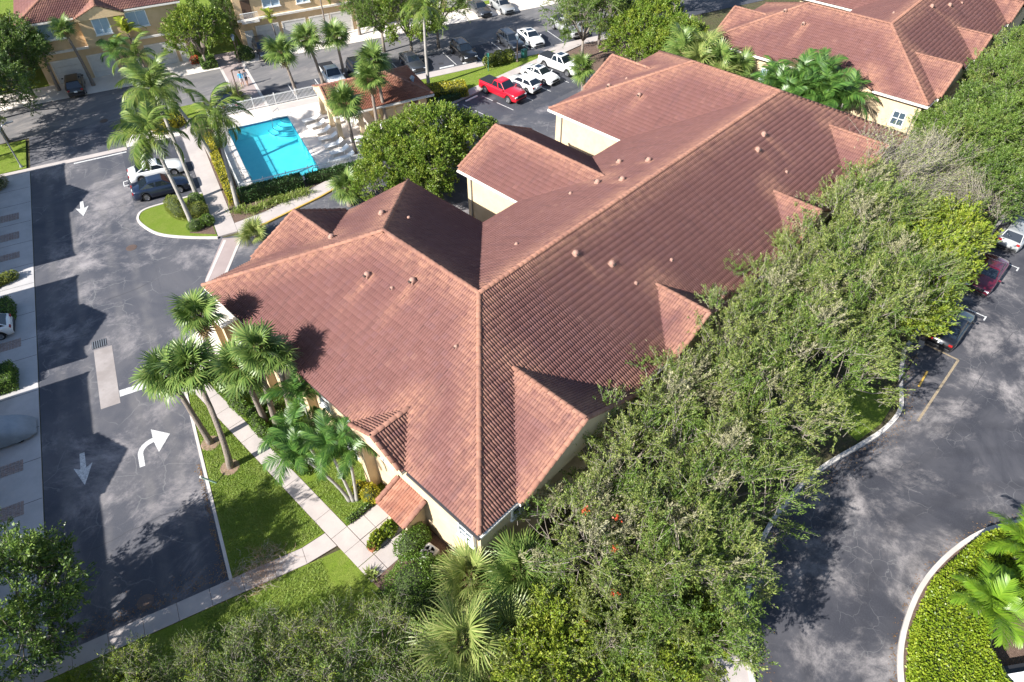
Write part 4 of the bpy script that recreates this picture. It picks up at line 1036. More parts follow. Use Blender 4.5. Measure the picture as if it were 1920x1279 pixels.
# ---------------------------------------------------------------- pool fence
PICK = MB().box((0, 0, .62), (.035, .035, 1.2)).mesh('picket', M['white'])
def fence(a, b, label, gate=None):
    a, b = Vector(a), Vector(b); d = b - a; L = d.length
    f = thing('pool_fence', a, math.atan2(d.y, d.x), label, 'fence', 'white picket fences round the pool')
    for z in (.18, 1.12): MB().box((L / 2, 0, z), (L, .045, .05)).build('rail', M['white'], f)
    n = int(L / .135)
    for k in range(n + 1): obj('picket', PICK, f, (k * L / n, 0, 0))
    m = max(1, int(round(L / 2.2)))
    for k in range(m + 1): MB().box((k * L / m, 0.05, .66), (.07, .07, 1.32)).build('post', M['white'], f)
fence(PQ(-3.05, 59.0, ZW), PQ(8.6, 59.0, ZW), 'white picket pool fence along the parking lot side')
fence(PQ(-3.05, 42.85, ZW), PQ(-3.05, 58.9, ZW), 'white picket pool fence beside the yellow hedge and palm trunks')
fence(PQ(-3.0, 42.85, ZW), PQ(9.2, 42.85, ZW), 'white picket pool fence behind the dark hedge with a round sign')
s = thing('ring_sign', PQ(3.7, 42.78, ZW + .75), PQ_ROT, 'small round dark ring on the pool fence', 'sign')
mb = MB(); mb.tube([(.28 * math.cos(R(20 * k)), -.05, .28 * math.sin(R(20 * k))) for k in range(19)], .04, 6); mb.build('ring', M['metal_grey'], s)

# ---------------------------------------------------------------- loungers
M['sling'] = plain('lounger_sling', (0.62, 0.55, 0.44), 0.8, c2=(0.55, 0.48, 0.37), scale=6)
LN = {}
def lounger(p, q, rz, lab):
    t = thing('sun_lounger', PQ(p, q, ZW), PQ_ROT + rz, lab, 'lounger', 'sun loungers on the pool deck')
    fr = MB()
    for y in (-.31, .31): fr.bar((-.95, y, .33), (.3, y, .33), .04, .05); fr.bar((.3, y, .33), (.9, y, .68), .04, .05)
    fr.bar((-.95, -.31, .33), (-.95, .31, .33), .04, .05); fr.bar((.9, -.31, .68), (.9, .31, .68), .04, .05)
    fr.build('frame', M['white'], t)
    for (x, y) in ((-.8, -.3), (-.8, .3), (.35, -.3), (.35, .3)): MB().bar((x, y, 0), (x, y, .33), .04, .04).build('leg', M['white'], t)
    MB().box((-.32, 0, .35), (1.24, .58, .03)).build('seat', M['white'], t)
    b = MB(); b.add([(.32, -.29, .36), (.32, .29, .36), (.88, .29, .69), (.88, -.29, .69), (.32, -.29, .33), (.32, .29, .33), (.88, .29, .66), (.88, -.29, .66)], [(3, 2, 1, 0), (4, 5, 6, 7), (0, 1, 5, 4), (2, 3, 7, 6), (1, 2, 6, 5), (0, 4, 7, 3)])
    b.build('backrest', M['white'], t)
for k, (p, q) in enumerate(((6.3, 53.4), (6.4, 51.9), (6.5, 50.4), (6.7, 48.9), (6.8, 47.3), (6.9, 45.8), (7.0, 44.4), (9.4, 47.0), (9.5, 45.5))):
    lounger(p, q, R(180 + random.uniform(-8, 8)) * 0 + R(random.uniform(-8, 8)), ('white sun lounger in the row between pool and pavilion columns' if k < 7 else 'white sun lounger in the short second row behind the fan palm trunk'))
tb = thing('patio_table', PQ(9.6, 50.4, ZW), 0, 'round white table under the open end of the pool pavilion', 'table')
MB().lathe([(.5, .7), (.5, .74)], 18).build('top', M['white'], tb); MB().tube([(0, 0, 0), (0, 0, .7)], .05, 8).build('leg', M['white'], tb)

# ---------------------------------------------------------------- lamps and signs
def lamp(loc, h, lab, arm=None, rz=0.0, mat='bronze', lantern=True):
    t = thing('street_lamp', loc, rz, lab, 'lamp')
    MB().lathe([(.16, 0), (.16, .1), (.07, .35), (.055, h)], 10).build('pole', M[mat], t, smooth=False)
    if arm == 'shoebox':
        MB().bar((0, 0, h - .05), (.75, 0, h - .02), .06, .06).build('arm', M[mat], t); MB().box((.85, 0, h), (.7, .32, .13)).build('lamp_head', M['black_metal'], t, bevel=.02)
    elif arm == 'double':
        for s in (-1, 1):
            MB().tube([(0, 0, h - .3), (s * .35, 0, h), (s * .9, 0, h + .1)], .06, 6).build('arm', M[mat], t); MB().box((s * 1.0, 0, h + .08), (.6, .28, .12)).build('lamp_head', M[mat], t, bevel=.02)
    else:
        MB().lathe([(.10, h), (.24, h + .5)], 6).build('lantern', M['blind'], t); MB().lathe([(.3, h + .5), (.2, h + .62), (.04, h + .75)], 6).build('lantern_cap', M['metal_grey'], t)
    return t
lamp(PQ(.6, 60.5, 0), 4.0, 'slim bronze lamp post with flat head beside the crossing and pool fence', 'shoebox', PQ_ROT)
lamp(PQ(2.8, 72.2), 2.6, 'post-top lantern in the round bush at the crossing\'s far side')
lamp((31.9, 42.5, .1), 3.2, 'post-top lantern beside the pavilion\'s right corner')
lamp(PQ(-20.6, 57.6), 4.2, 'grey double-headed lamp post on the corner lawn by the road end', 'double', PQ_ROT + R(15), 'metal_grey')
lamp((27.3, -9.95, .1), 4.3, 'black lamp post on the curved kerb by the tan outlined bay', 'shoebox', R(10), 'black_metal')
lamp((48.6, 43.4, .1), 2.6, 'lantern post with green box on the grass strip behind the white cars', None)
M['green'] = plain('green_paint', (0.02, 0.12, 0.10), 0.5)
def sign(loc, rz, h, w, lab, face='white', bh=.45, post='green'):
    t = thing('sign_post', loc, rz, lab, 'sign')
    MB().box((0, 0, h / 2), (.06, .06, h)).build('post', M[post], t)
    MB().box((0, -.05, h - bh / 2), (w, .02, bh)).build('panel', M[face], t)
sign((44.4, 44.1, .1), R(-60), 2.1, .3, 'thin green sign post at the clipped hedge end behind the red pickup', 'green')
sign((50.4, 43.5, .1), R(-60), 1.9, .4, 'green post with small white sign on the lawn strip')
ub = thing('utility_box', (50.1, 43.7, .1), 0, 'small green utility box on the lawn strip', 'utility box')
MB().box((0, 0, .45), (.55, .5, .9)).build('body', M['green'], ub, bevel=.02); MB().box((0, 0, .92), (.6, .55, .06)).build('lid', M['green'], ub)

# ---------------------------------------------------------------- people
def person(loc, rz, lab, shirt, pants, hair, stride=.22):
    t = thing('person', loc, rz, lab, 'person', None)
    me = bpy.data.meshes.new('body')
    J = {'pel': (0, 0, .95), 'wai': (0, 0, 1.12), 'che': (0, 0, 1.35), 'neck': (0, .0, 1.5), 'head': (0, .02, 1.62), 'top': (0, .02, 1.72)}
    vs = [J[k] for k in ('pel', 'wai', 'che', 'neck', 'head', 'top')]; ed = [(i, i + 1) for i in range(5)]; rad = [.14, .13, .16, .06, .1, .07]
    for s in (-1, 1):
        b = len(vs)
        vs += [(s * .09, 0, .88), (s * .1, s * stride * .5, .5), (s * .1, s * stride, .08), (s * .1, s * stride + .13, .04)]; ed += [(0, b), (b, b + 1), (b + 1, b + 2), (b + 2, b + 3)]; rad += [.09, .065, .045, .04]
        b = len(vs)
        vs += [(s * .19, 0, 1.43), (s * .25, -s * .05, 1.15), (s * .25, -s * .16 + .08, .92), (s * .25, -s * .2 + .1, .84)]; ed += [(2, b), (b, b + 1), (b + 1, b + 2), (b + 2, b + 3)]; rad += [.065, .045, .035, .03]
    me.from_pydata(vs, ed, [])
    o = obj('body', me, t)
    sk = o.modifiers.new('skin', 'SKIN'); sub = o.modifiers.new('sub', 'SUBSURF'); sub.levels = 1; sub.render_levels = 1
    for i, r in enumerate(rad): me.skin_vertices[0].data[i].radius = (r, r * (.75 if i < 3 else 1))
    me.skin_vertices[0].data[0].use_root = True
    m, nt, b = _mat('clothed_body')
    tc = N(nt, 'ShaderNodeTexCoord'); sp = N(nt, 'ShaderNodeSeparateXYZ'); nt.links.new(tc.outputs['Object'], sp.inputs[0])
    rp = N(nt, 'ShaderNodeValToRGB'); rp.color_ramp.interpolation = 'CONSTANT'
    mr = N(nt, 'ShaderNodeMapRange'); mr.inputs[2].default_value = 1.8; nt.links.new(sp.outputs['Z'], mr.inputs[0]); nt.links.new(mr.outputs[0], rp.inputs[0])
    el = rp.color_ramp.elements; skin = (.4, .22, .15)
    for pos, c in ((0, (.05, .05, .05)), (.05, skin), (.3, pants), (.53, shirt), (.825, skin)):
        e_ = el[0] if pos == 0 else (el[1] if pos == .05 else el.new(pos)); e_.position = pos; e_.color = (*c, 1)
    nt.links.new(rp.outputs[0], b.inputs['Base Color']); b.inputs['Roughness'].default_value = .8
    me.materials.append(m)
    MB().lathe([(.1, 1.6), (.118, 1.67), (.1, 1.74), (.04, 1.775)], 12, (0, .0, 0)).build('hair', plain('hair', hair, .6), t, smooth=True)
person(PQ(1.75, 65.4, .02), PQ_ROT + R(170), 'person in a bright blue shirt walking on the crossing', (.05, .33, .55), (.45, .4, .38), (.12, .09, .07))
person(PQ(2.3, 65.5, .02), PQ_ROT + R(190), 'dark-haired person in a white top walking beside the person in blue', (.55, .55, .58), (.03, .03, .04), (.01, .01, .012))

# ---------------------------------------------------------------- cars
M['tyre'] = plain('tyre_rubber', (.015, .015, .016), .85)
M['rim'] = plain('alloy_rim', (.5, .5, .52), .3, .8)
M['carglass'] = plain('car_glass', (.012, .018, .026), .04, spec=.9)
M['headlight'] = plain('headlight', (.65, .67, .7), .12)
M['tail'] = plain('tail_light', (.3, .012, .012), .2)
M['trimblack'] = plain('black_plastic', (.02, .02, .022), .55)
PAINT = {}
def paint(c):
    if c not in PAINT: PAINT[c] = plain('car_paint', c, .28, 0.0 if max(c) > .4 else .25, coat=.8)
    return PAINT[c]
KIND = {  # L, W, ground clearance, wheel r, axle f, axle r, profile (x, ztop) of the lower body, greenhouse (x base f, x roof f, x roof r, x base r, z belt, z roof)
 'sedan': dict(L=4.75, W=1.84, zb=.2, wr=.33, ax=(1.42, -1.38), top=[(-2.37, .62), (-2.3, .93), (-1.75, 1.0), (-1.2, .99), (.8, .96), (1.2, .92), (2.0, .80), (2.3, .70), (2.37, .55)], gh=(.98, .28, -.95, -1.85, .95, 1.43)),
 'suv': dict(L=4.65, W=1.88, zb=.24, wr=.36, ax=(1.38, -1.38), top=[(-2.32, .65), (-2.28, 1.05), (-1.6, 1.1), (.8, 1.07), (1.15, 1.04), (1.9, .98), (2.24, .85), (2.32, .6)], gh=(1.02, .42, -1.75, -2.18, 1.06, 1.66)),
 'hatch': dict(L=4.2, W=1.78, zb=.22, wr=.32, ax=(1.25, -1.25), top=[(-2.1, .62), (-2.05, .98), (-1.5, 1.0), (.75, .97), (1.05, .94), (1.75, .84), (2.02, .74), (2.1, .55)], gh=(.98, .3, -1.35, -1.98, .96, 1.48)),
 'pickup': dict(L=5.75, W=2.0, zb=.38, wr=.41, ax=(1.78, -1.75), top=[(-2.87, .75), (-2.85, 1.22), (-.75, 1.24), (.9, 1.24), (1.2, 1.22), (2.5, 1.15), (2.8, 1.02), (2.87, .7)], gh=(1.15, .5, -.6, -.85, 1.22, 1.88)),
}
WH = {}
def wheel_meshes(r):
    if r in WH: return WH[r]
    ty = MB(); w = .22; prof = [(r * .62, -w / 2), (r * .96, -w / 2), (r, -w / 2 + .03), (r, w / 2 - .03), (r * .96, w / 2), (r * .62, w / 2)]
    n = 20; vs = []; fs = []
    for (rr, y) in prof:
        for k in range(n): a = 2 * math.pi * k / n; vs.append((rr * math.cos(a), y, rr * math.sin(a)))
    for i in range(len(prof) - 1):
        for k in range(n): fs.append((i * n + k, (i + 1) * n + k, (i + 1) * n + (k + 1) % n, i * n + (k + 1) % n))
    ty.add(vs, fs)
    rm = MB()
    rm.tube([(0, -.06, 0), (0, .06, 0)], r * .18, 10)
    for k in range(5):
        a = 2 * math.pi * k / 5; rm.bar((0, .0, 0), (r * .64 * math.cos(a), .0, r * .64 * math.sin(a)), .09, .16)
    ring = [(r * .63, -w / 2 + .02), (r * .63, w / 2 - .02)]; vs = []; fs = []
    for (rr, y) in ring:
        for k in range(n): a = 2 * math.pi * k / n; vs.append((rr * math.cos(a), y, rr * math.sin(a)))
    for k in range(n): fs.append((k, (k + 1) % n, n + (k + 1) % n, n + k))
    rm.add(vs, fs)
    WH[r] = (ty.mesh('tyre', M['tyre']), rm.mesh('rim', M['rim'])); return WH[r]
def car(kind, col, loc, rz, label, cat='car', bed=None, sunroof=False, front=True, roofcol=None):
    K = KIND[kind]; L, W = K['L'], K['W']; h = W / 2; pm = paint(col)
    t = thing('parked_car' if kind != 'pickup' else 'pickup_truck', loc, rz, label, cat)
    xs = sorted(set([round(-L / 2 + L * i / 44, 3) for i in range(45)])); tp = K['top']
    def top(x):
        for (a, za), (b, zb_) in zip(tp, tp[1:]):
            if x <= b + 1e-6: return za + (zb_ - za) * (x - a) / (b - a) if x > a else za
        return tp[-1][1]
    secs = []
    for x in xs:
        z0 = K['zb']
        for ax in K['ax']:
            rr = K['wr'] + .07; dx = abs(x - ax)
            if dx < rr: z0 = max(z0, K['wr'] + math.sqrt(rr * rr - dx * dx))
        zt = top(x); u = abs(x) / (L / 2); tap = 1 - .16 * max(0, (u - .72) / .28) ** 2
        w = h * tap; zm = min(z0 + .5 * (zt - z0), zt - .05)
        z0 = min(z0, zt - .12); zm = max(zm, z0 + .04)
        secs.append([(x, 0, z0), (x, w * .9, z0), (x, w * .985, z0 + .04 if z0 + .04 < zm else z0 + .02), (x, w, zm), (x, w * .975, zt - .07 if zt - .07 > zm else zm + .02), (x, w * .88, zt), (x, 0, zt + .025)])
    mb = MB(); k = len(secs[0]); n = len(secs); vs = []
    for s in secs: vs += s + [(p[0], -p[1], p[2]) for p in s[1:-1]]
    kk = k + k - 2; order = list(range(k)) + list(range(kk - 1, k - 1, -1)); fs = []
    for i in range(n - 1):
        for j in range(kk):
            a, b = order[j], order[(j + 1) % kk]; fs.append((i * kk + a, (i + 1) * kk + a, (i + 1) * kk + b, i * kk + b))
    fs.append(tuple(order[::-1])[::-1]); fs.append(tuple((n - 1) * kk + a for a in order[::-1]))
    mb.add(vs, fs); mb.build('body', pm, t, smooth=True)
    # dark wheel wells / floor
    MB().box((0, 0, K['zb'] + .12), (L * .9, W * .8, .2)).build('underbody', M['trimblack'], t)
    xf, xrf, xrr, xr, zbt, zr = K['gh']; wb_, wr_ = h * .9, h * .70
    B = [(xf, wb_ * .94), (xr, wb_ * .9)]; 
    A4 = [(xf, -wb_ * .94, zbt - .03), (xf, wb_ * .94, zbt - .03), (xr, wb_ * .92, zbt - .03), (xr, -wb_ * .92, zbt - .03)]
    T4 = [(xrf, -wr_, zr - .04), (xrf, wr_, zr - .04), (xrr, wr_ * .97, zr - .06), (xrr, -wr_ * .97, zr - .06)]
    xm = (xrf + xrr) / 2
    g = MB(); vs = A4 + T4 + [(xrf - .12, -wr_ * .72, zr), (xrf - .12, wr_ * .72, zr), (xrr + .15, wr_ * .72, zr - .02), (xrr + .15, -wr_ * .72, zr - .02)]
    g.add(vs, [(0, 1, 5, 4), (1, 2, 6, 5), (2, 3, 7, 6), (3, 0, 4, 7), (4, 5, 9, 8), (5, 6, 10, 9), (6, 7, 11, 10), (7, 4, 8, 11), (8, 9, 10, 11)])
    g.build('cabin', roofcol or pm, t, bevel=.04)
    def pane(name, q, ins=.07, off=.012):
        q = [Vector(p) for p in q]; c = sum(q, Vector()) / 4; nn = (q[1] - q[0]).cross(q[2] - q[0]).normalized()
        if nn.dot(c - Vector((xm, 0, zbt))) < 0: nn = -nn
        qq = []
        for p in q: d = c - p; qq.append(p + d * (ins / d.length) + nn * off)
        b_ = MB(); b_.add(qq + [p - nn * .03 for p in qq], [(0, 1, 2, 3), (7, 6, 5, 4), (0, 4, 5, 1), (1, 5, 6, 2), (2, 6, 7, 3), (3, 7, 4, 0)]); b_.build(name, M['carglass'], t)
    pane('windshield', [A4[0], A4[1], T4[1], T4[0]]); pane('rear_window', [A4[3], A4[2], T4[2], T4[3]])
    for s in (0, 1):
        a0, a1 = (A4[1], A4[2]) if s == 0 else (A4[0], A4[3]); t0, t1 = (T4[1], T4[2]) if s == 0 else (T4[0], T4[3])
        nw = 2 if kind in ('sedan', 'pickup', 'hatch') else 3
        lerp = lambda u, v, f: tuple(u[i] + (v[i] - u[i]) * f for i in range(3))
        for j in range(nw):
            f0, f1 = j / nw, (j + 1) / nw
            pane('side_window', [lerp(a0, a1, f0), lerp(a0, a1, f1), lerp(t0, t1, f1), lerp(t0, t1, f0)], .075, .006)
        sg = 1 if s == 0 else -1
        MB().box((xf - .05, sg * (h + .08), zbt + .03), (.12, .2, .13)).build('mirror', pm, t, bevel=.03)
        for (x_, nm, mt, hh, ww) in ((L / 2 - .13, 'headlight', 'headlight', .13, .34), (-L / 2 + .1, 'tail_light', 'tail', .16 if kind != 'pickup' else .35, .26 if kind != 'pickup' else .12)):
            zz = top(x_) - .16 if nm == 'headlight' else top(x_) - .17
            MB().box((x_, sg * h * .70, zz), (.24, ww, hh)).build(nm, M[mt], t, bevel=.03)
    MB().box((L / 2 - .05, 0, .55 if kind != 'pickup' else .82), (.14, W * .55, .2 if kind != 'pickup' else .3)).build('grille', M['trimblack'], t, bevel=.02)
    MB().box((-L / 2 + .0, 0, .72 if kind != 'pickup' else .8), (.06, .32, .15)).build('licence_plate', M['white'], t)
    MB().box((L / 2 - .1, 0, K['zb'] + .1), (.3, W * .8, .14)).build('bumper', M['trimblack'], t, bevel=.03)
    MB().box((-L / 2 + .1, 0, K['zb'] + .14), (.3, W * .8, .2)).build('bumper', M['trimblack'] if kind != 'pickup' else M['rim'], t, bevel=.03)
    if sunroof: MB().box((xrf - .55, 0, zr + .0), (.7, .8, .02)).build('sunroof', M['carglass'], t)
    if kind == 'pickup':
        MB().box(((-L / 2 - .82) / 2 - .02, 0, 1.262), (L / 2 - 1.0, W * .80, .05)).build('bed_cover', M['trimblack'] if bed != 'open' else M['gutter_dark'], t)
    ty, rm = wheel_meshes(K['wr'])
    for ax in K['ax']:
        for s in (-1, 1):
            w_ = obj('wheel', ty, t, (ax, s * (h - .13), K['wr'])); obj('rim', rm, w_, (0, s * .045, 0))
    return t
def pqcar(kind, col, p, q, ang, label, **kw): return car(kind, col, PQ(p, q, .012), PQ_ROT + R(ang), label, **kw)
BLK, NAVY, GREY, WHITE, SILV, RED, MAR = (.012, .012, .014), (.012, .021, .048), (.05, .055, .065), (.74, .74, .73), (.36, .37, .37), (.55, .008, .022), (.12, .006, .02)
pqcar('suv', BLK, -14.9, 73.2, 90, 'black crossover parked tail out before the white garage doors', cat='car')
pqcar('sedan', NAVY, -.6, 61.8, 90, 'dark navy sedan parked beside the spiky bush at the crossing')
pqcar('suv', GREY, 6.0, 73.3, -90, 'dark grey crossover with shiny hood on the driveway below the balcony')
pqcar('pickup', WHITE, 11.1, 61.6, -90, 'white pickup between two fan palm trunks behind the pool pavilion', cat='pickup')
pqcar('suv', NAVY, 14.3, 62.0, -90, 'navy blue crossover behind the pool pavilion roof')
pqcar('sedan', GREY, 20.7, 61.5, -90, 'dark grey sedan half under the big tree near the tall palm trunk')
pqcar('suv', BLK, 27.3, 61.3, -90, 'black crossover in the shade of the tree, next to an empty bay')
pqcar('suv', GREY, 33.8, 61.4, -90, 'charcoal crossover parked next to the white sedan with a sunroof')
pqcar('sedan', WHITE, 36.6, 61.4, -90, 'white sedan with sunroof parked next to the charcoal crossover', sunroof=True)
pqcar('pickup', SILV, 42.2, 61.8, -90, 'silver pickup mostly hidden behind the roadside tree', cat='pickup')
pqcar('sedan', GREY, 35.3, 73.4, -90, 'dark sedan with silver hood on the far concrete driveway')
pqcar('sedan', SILV, 38.5, 72.9, -90, 'silver sedan on the far concrete driveway')
car('pickup', RED, (41.1, 38.6, .016), R(-90), 'bright red pickup with black bed cover', cat='pickup')
car('hatch', WHITE, (44.1, 38.2, .016), R(90), 'white hatchback between the red pickup and the white sedan')
car('sedan', WHITE, (47.1, 38.4, .016), R(-90), 'white sedan with dark sunroof beside the white pickup', sunroof=True)
car('pickup', WHITE, (50.6, 38.3, .016), R(-90), 'large white pickup with black bed cover and sunroof', cat='pickup', sunroof=True)
pqcar('sedan', NAVY, -9.3, 46.9, 0, 'dark blue crossover parked beside the planted island').scale = (1.0, 1.04, 1.12)
pqcar('sedan', WHITE, -9.3, 50.2, 0, 'white sedan parked between the blue crossover and the palm fronds')
pqcar('hatch', WHITE, -23.3, 33.2, 180, 'white hatchback on the driveway across the road')
car('suv', SILV, (51.6, -10.4, .012), R(0), 'silver crossover parked tail out by the roadside trees')
car('sedan', MAR, (44.4, -10.4, .012), R(180), 'maroon sedan parked under the roadside trees')
car('sedan', BLK, (36.4, -10.5, .012), R(0), 'black sedan parked under the roadside trees')
# covered car
t = thing('covered_car', PQ(-22.4, 22.6, .03), PQ_ROT, 'car under a pale blue-grey fabric cover on the driveway', 'car')
m_cov = plain('car_cover_fabric', (.25, .285, .32), .7, c2=(.2, .23, .265), scale=1.5)
V = []; nx, na = 40, 24
for i in range(nx + 1):
    x = -2.35 + 4.7 * i / nx; u = abs(x) / 2.35
    hh = 1.45 * max(.02, (1 - u ** 3.2)) * (.72 + .28 * math.exp(-((x + .3) / 1.15) ** 4)); w = .98 * (1 - .35 * u ** 6)
    for j in range(na + 1):
        a = math.pi * j / na; fold = 1 + .03 * math.sin(x * 11 + 3 * math.sin(a * 4)) * (1 - math.sin(a)) + .012 * math.sin(x * 23 + a * 9)
        V.append((x + .02 * math.sin(a * 17), -w * math.copysign(abs(math.cos(a)) ** .55, math.cos(a)) * fold, max(.0, hh * math.sin(a) ** .55) + .18))
F = [(i * (na + 1) + j, i * (na + 1) + j + 1, (i + 1) * (na + 1) + j + 1, (i + 1) * (na + 1) + j) for i in range(nx) for j in range(na)]
obj('cover', np_mesh('cover', V, F, m_cov, True), t)
ty, rm = wheel_meshes(.33)
for ax in (1.4, -1.4):
    for s in (-1, 1): obj('wheel', ty, t, (ax, s * .78, .33))
# bicycle rack & white frame beside the white sedan
t = thing('trailer_frame', PQ(-12.3, 49.6, .012), PQ_ROT, 'white tubular rack behind the white sedan', 'rack')
for (x, y) in ((0, -.5), (0, .5)): MB().bar((x, y, .25), (x + .5, y, .3), .06, .06).build('bar', M['white'], t)
MB().bar((0, -.5, .25), (0, .5, .25), .06, .06).build('bar', M['white'], t)
t.scale = (.8, .8, .8)

# ---------------------------------------------------------------- AC unit, pots, bottom-right wall
t = thing('air_conditioner', (-.65, 3.35, .1), R(8), 'grey outdoor air conditioner unit between hedge and cream wall', 'air conditioner')
MB().box((0, 0, .4), (.85, .85, .78)).build('case', plain('ac_case', (.5, .48, .45), .5), t, bevel=.12)
MB().lathe([(.36, .79), (.36, .81), (.3, .815), (.3, .8)], 18).build('fan_ring', M['metal_grey'], t)
MB().lathe([(.29, .795), (.29, .8)], 18).build('fan_well', M['black_metal'], t)
for k in range(4): MB().bar((0, 0, .81), (.27 * math.cos(R(90 * k + 20)), .27 * math.sin(R(90 * k + 20)), .81), .1, .01).build('fan_blade', M['metal_grey'], t)
t = thing('meter_cabinet', (.28, 2.0, .1), 0, 'brown louvred box low on the cream wall near the corner', 'box')
MB().box((0, 0, .45), (.3, 1.1, .9)).build('case', M['bronze'], t, bevel=.02); MB().box((-.16, 0, .45), (.02, .9, .7)).build('door', M['brown'], t)
# low wall and gate by the hedge island
t = thing('dumpster_wall', (15.9, -21.7, .09), R(-38), 'white-capped low wall with tan beam beside the feather palm', 'wall')
MB().box((-1.2, -1.0, .45), (5.0, .9, .9)).build('wall', M['trim'], t); MB().box((-1.2, -1.0, .93), (5.1, 1.0, .07)).build('cap', M['white'], t)
MB().box((-1.0, -.3, .3), (3.6, .45, .6)).build('dark_panel', M['black_metal'], t)
MB().box((1.6, .3, .55), (.32, 2.4, 1.1)).build('beam', plain('tan_beam', (.45, .33, .22), .7), t, bevel=.02)
MB().box((2.9, -.2, .5), (1.9, 1.6, 1.0)).build('cabinet', M['white'], t)
M['palegreen'] = plain('pale_green_paint', (.3, .45, .36), .5)
t = thing('marker_post', (-6.15, 15.9, .1), R(20), 'short pale green leaning marker post beside the lawn kerb', 'post')
MB().bar((0, 0, 0), (-.35, .55, .75), .09, .05).build('post', M['palegreen'], t); MB().bar((-.33, .52, .7), (-.36, .57, .8), .13, .07).build('cap', M['white'], t)
# ---------------------------------------------------------------- foliage materials
M['bark'] = plain('grey_bark', (.16, .13, .105), .9, c2=(.25, .215, .18), scale=6, bmp=(25, .6, .03))
M['twig'] = plain('pale_twig', (.27, .235, .20), .9, c2=(.36, .32, .28), scale=3, coord='pos')
M['palmbark'] = plain('palm_trunk', (.17, .135, .11), .9, c2=(.26, .215, .18), scale=9, bmp=(18, .7, .03))
M['palegrey'] = plain('pale_palm_trunk', (.33, .31, .28), .8, c2=(.24, .22, .2), scale=5)
M['boot'] = plain('palm_boots', (.16, .085, .045), .95, c2=(.26, .16, .09), scale=14, bmp=(30, .8, .04))
M['core'] = plain('hedge_branches', (.035, .05, .016), .95)
M['oak'] = leafmat('oak_leaf', [(.05, .082, .016), (.105, .155, .03), (.175, .225, .048), (.255, .285, .078), (.34, .33, .14)], .22, .5, .35)
M['oak_grey'] = leafmat('grey_leaf', [(.11, .12, .05), (.20, .20, .09), (.29, .275, .15), (.38, .35, .22), (.16, .18, .06)], .2, .55, .3)
M['oak_green'] = leafmat('green_oak_leaf', [(.045, .088, .014), (.09, .155, .024), (.15, .225, .04), (.235, .3, .065)], .25, .5, .4)
M['lime'] = leafmat('lime_leaf', [(.10, .17, .016), (.175, .25, .024), (.255, .305, .034), (.34, .35, .05)], .3, .5, .35)
M['ficus'] = leafmat('bright_leaf', [(.06, .125, .012), (.105, .185, .02), (.16, .24, .03), (.24, .28, .055), (.08, .145, .02)], .25, .4, .45)
M['dark'] = leafmat('dark_leaf', [(.026, .055, .012), (.06, .11, .02), (.11, .17, .034), (.17, .225, .05)], .2, .4, .4)
M['red'] = leafmat('red_flower', [(.5, .03, .02), (.6, .12, .04), (.42, .02, .03)], .2)
M['hedge'] = leafmat('hedge_leaf', [(.05, .115, .014), (.09, .17, .022), (.13, .21, .035), (.18, .25, .06)], .25, .4, .3)
M['hedge_y'] = leafmat('yellow_hedge_leaf', [(.16, .19, .016), (.30, .29, .02), (.42, .36, .03), (.5, .42, .05)], .25, .4, .3)
M['hedge_l'] = leafmat('lime_hedge_leaf', [(.10, .175, .012), (.17, .25, .016), (.25, .325, .025), (.34, .38, .04)], .3, .4, .3)
M['hedge_d'] = leafmat('dark_hedge_leaf', [(.022, .06, .016), (.045, .095, .025), (.075, .13, .04)], .2, .35, .3)
M['hedge_o'] = leafmat('olive_hedge_leaf', [(.1, .14, .018), (.16, .2, .03), (.22, .25, .045), (.27, .27, .06)], .25, .4, .3)
M['fan'] = leafmat('fan_frond', [(.06, .12, .026), (.105, .175, .038), (.16, .23, .052), (.24, .285, .08)], .25, .4, .2)
M['fan_y'] = leafmat('yellow_fan_frond', [(.10, .155, .035), (.17, .225, .055), (.26, .295, .085), (.36, .37, .14)], .25, .4, .2)
M['feather'] = leafmat('feather_frond', [(.03, .085, .016), (.055, .13, .024), (.09, .18, .032), (.15, .24, .05)], .25, .35, .2)
M['coco'] = leafmat('coconut_frond', [(.06, .11, .018), (.1, .165, .026), (.16, .215, .042), (.26, .28, .07)], .25, .4, .3)
M['feather_y'] = leafmat('lime_frond', [(.15, .22, .02), (.24, .3, .03), (.36, .36, .04)], .3, .4, .2)
M['grassy'] = leafmat('strap_leaf', [(.09, .15, .02), (.15, .21, .035), (.22, .27, .06), (.3, .32, .1)], .25, .45, .3)
M['deadfrond'] = leafmat('dry_frond', [(.22, .15, .07), (.3, .21, .1)], .2)

